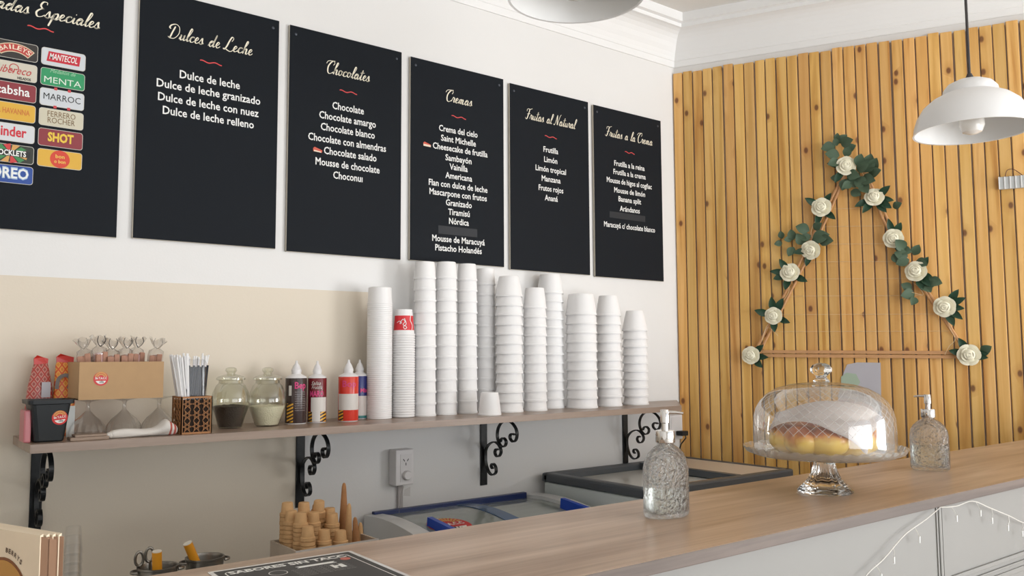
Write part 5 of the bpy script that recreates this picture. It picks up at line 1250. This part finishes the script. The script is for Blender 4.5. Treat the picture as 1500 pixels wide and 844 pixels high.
for i, (px, py) in enumerate(roses):
    if rose0 is None: o = mesh_obj('rose', RV, RF, M_rose, wt, smooth=True); rose0 = o
    else: o = rose0.copy(); COL.objects.link(o); o.parent = wt
    k = random.uniform(.92, 1.05); o.scale = (k, k, k); o.rotation_euler = (wallmat(random.uniform(0, 6)) @ Matrix.Rotation(random.uniform(-.25, .25), 3, 'X')).to_euler(); o.location = W(px, py, .038)-wo
    sets = {1: (200, 235, 330, 355, 30, 300), 2: (150, 60, 310, 250), 3: (100, 70, 290), 4: (190, 255, 60), 5: (50, 290, 330, 310), 6: (170, 195, 130, 250, 330), 7: (350, 20, 45, 320, 290), 8: (60, 90, 165, 330, 270), 9: (40, 350, 310), 10: (165, 115, 350, 5), 0: (170, 240)}[i]
    for a in sets: leaf(px+6*math.cos(R(a)), py-6*math.sin(R(a)), R(a)+random.uniform(-.15, .15), random.uniform(.060, .078), random.uniform(.032, .040), False, random.uniform(.1, .4))
for px, py, a, l_ in ((1226, 214, 100, .03), (1224, 214, 190, .05), (1228, 210, 40, .04), (1232, 212, 10, .05), (1230, 228, 170, .05), (1236, 222, 20, .045), (1238, 230, 60, .04), (1230, 236, 200, .045), (1226, 206, 80, .028), (1240, 262, 250, .045),
    (1245, 258, 290, .05), (1252, 262, 320, .055), (1262, 262, 340, .055), (1255, 250, 20, .05), (1264, 252, 40, .055), (1270, 246, 70, .05), (1272, 256, 10, .05), (1248, 268, 210, .04), (1262, 270, 300, .05), (1240, 255, 340, .05), (1256, 244, 70, .045), (1276, 250, 60, .05), (1232, 262, 170, .035),
    (1186, 338, 160, .05), (1192, 336, 30, .04), (1190, 350, 10, .06), (1200, 352, 350, .055), (1178, 358, 120, .05), (1162, 352, 100, .04), (1160, 350, 190, .03), (1163, 362, 240, .04), (1146, 356, 190, .03), (1146, 350, 100, .03), (1188, 345, 200, .04), (1246, 280, 330, .04),
    (1330, 376, 160, .045), (1332, 380, 200, .045), (1338, 374, 60, .04), (1342, 382, 330, .045), (1326, 366, 130, .05), (1340, 430, 190, .05), (1336, 424, 150, .04), (1342, 436, 240, .035), (1352, 412, 300, .05), (1360, 410, 340, .045), (1356, 418, 20, .04), (1308, 372, 300, .04), (1318, 365, 340, .04), (1436, 516, 30, .04), (1308, 304, 20, .035)):
    leaf(px, py, R(a), l_*1.3, l_*.78, True, random.uniform(.1, .5), random.uniform(.03, .05))
# sheet of paper fixed on the slats behind the dome
P = [(1236, 545), (1241, 534), (1256, 531), (1290, 531.5), (1291, 592), (1291, 640), (1226, 640), (1228, 580)]
wo2 = W(1260, 590, .020); m_ = MB(); Q = [onB(x, y, .020) for x, y in P]
m_.prism(Q, lambda u, v, q: tuple(Bp(u, .020+q, v)-wo2), 0, .0006); t = thing('paper_sheet', 'pale lilac-grey paper sheet fixed on the slats behind the cake dome', 'paper sheet', tuple(wo2)); m_.build('sheet', M_paper, t)
Q = [onB(x, y, .0212) for x, y in ((1232, 552), (1240, 546), (1254, 548), (1260, 560), (1252, 572), (1232, 572))]
MB().prism(Q, lambda u, v, q: tuple(Bp(u, .0208+q, v)-wo2), 0, .0003).build('green_glow', mat('glow_green', (.42, .52, .40), .6), t)  # green glow on the sheet, painted as a flat patch
ss, zz = onB(1271, 577, .0212); lettering('sheet_lettering', 'al', .016, .022, lambda u, v: tuple(Bp(ss+u, .0214, zz+v)-wo2), M_black, t)
# battery box at the right
wo3 = W(1482, 268, .020); t = thing('battery_box', 'clear ribbed battery box hanging on the slats at the right edge', 'battery box', tuple(wo3), SA)
s0_, z0_ = onB(1463, 278, .02); s1_, z1_ = onB(1463, 260, .02); s2_, _ = onB(1512, 278, .02)
bwid = s2_-s0_; hgt = z1_-z0_
m_ = MB().box(-bwid*.39, bwid*.61, -.016, 0, -hgt/2, hgt/2, .002); m_.build('case', mat('case_clear', (.52, .54, .54), .25), t)
for k in range(7): x = -bwid*.39+k*bwid/6; MB().box(x-.0022, x+.0022, -.020, -.016, -hgt/2, hgt/2, .0005).build('rib', mat('rib_white', (.80, .80, .80), .3), t)
P = [Vector(p)-wo3 for p in (W(1472, 261, .03), W(1475, 250, .035), W(1484, 248, .034), W(1494, 254, .03), W(1504, 262, .028))]
P = [Matrix.Rotation(-SA, 3, 'Z') @ p for p in P]
MB().tube(smoothpts(P, 5), .0016, 6).build('lead', mat('lead_brown', (.14, .05, .03), .5), t, smooth=True)

# ================================================================ PENDANT LAMPS
def lamp(loc, rad, lab):
    t = thing('pendant_lamp', lab, 'lamp', loc, 0, 'white enamel pendant lamps'); r_ = rad
    pr = [(r_, 0), (r_*.985, r_*.12), (r_*.93, r_*.30), (r_*.82, r_*.48), (r_*.66, r_*.62), (r_*.50, r_*.70), (r_*.475, r_*.715), (r_*.46, r_*.80), (r_*.38, r_*.90), (r_*.24, r_*.965), (r_*.10, r_*.985)]
    ins = [(max(a-.004, .01), b-.003 if b > .01 else 0) for a, b in reversed(pr)]
    MB().lathe(pr, 56).lathe([(r_, 0), (r_+.0015, -.002), (r_-.004, -.001), (r_-.004, 0)], 56).build('shade', M_lamp, t, smooth=True)
    MB().lathe(ins, 56).build('shade_lining', M_lampin, t, smooth=True)
    MB().lathe([(0, r_*1.10), (.006, r_*1.10), (.008, r_*1.07), (.013, r_*1.0), (.014, r_*.97), (0, r_*.97)], 20).build('cord_grip', M_cord, t, smooth=True)
    MB().tube([(0, 0, r_*1.08), (0, 0, ZC-loc[2]-.02)], .0042, 8).build('cord', M_cord, t, smooth=True)
    MB().lathe([(0, ZC-loc[2]-.03), (.04, ZC-loc[2]-.025), (.045, ZC-loc[2]), (0, ZC-loc[2])], 24).build('ceiling_rose', M_lamp, t, smooth=True)
    MB().lathe([(0, r_*.9), (.018, r_*.9), (.019, r_*.55), (0, r_*.55)], 20).build('lamp_holder', M_plastic, t, smooth=True)
    MB().lathe([(0, r_*.55), (.014, r_*.54), (.022, r_*.42), (.033, r_*.22), (.034, r_*.10), (.026, -.002+r_*.0), (.012, -.008), (0, -.010)], 28).build('bulb', M_bulb, t, smooth=True)
lamp((2.574, 1.092, 2.062), .158, 'white pendant lamp hanging before the pine slats at the right')
lamp((1.302, 1.417, 2.249), .160, 'white pendant lamp cut off by the top of the picture')
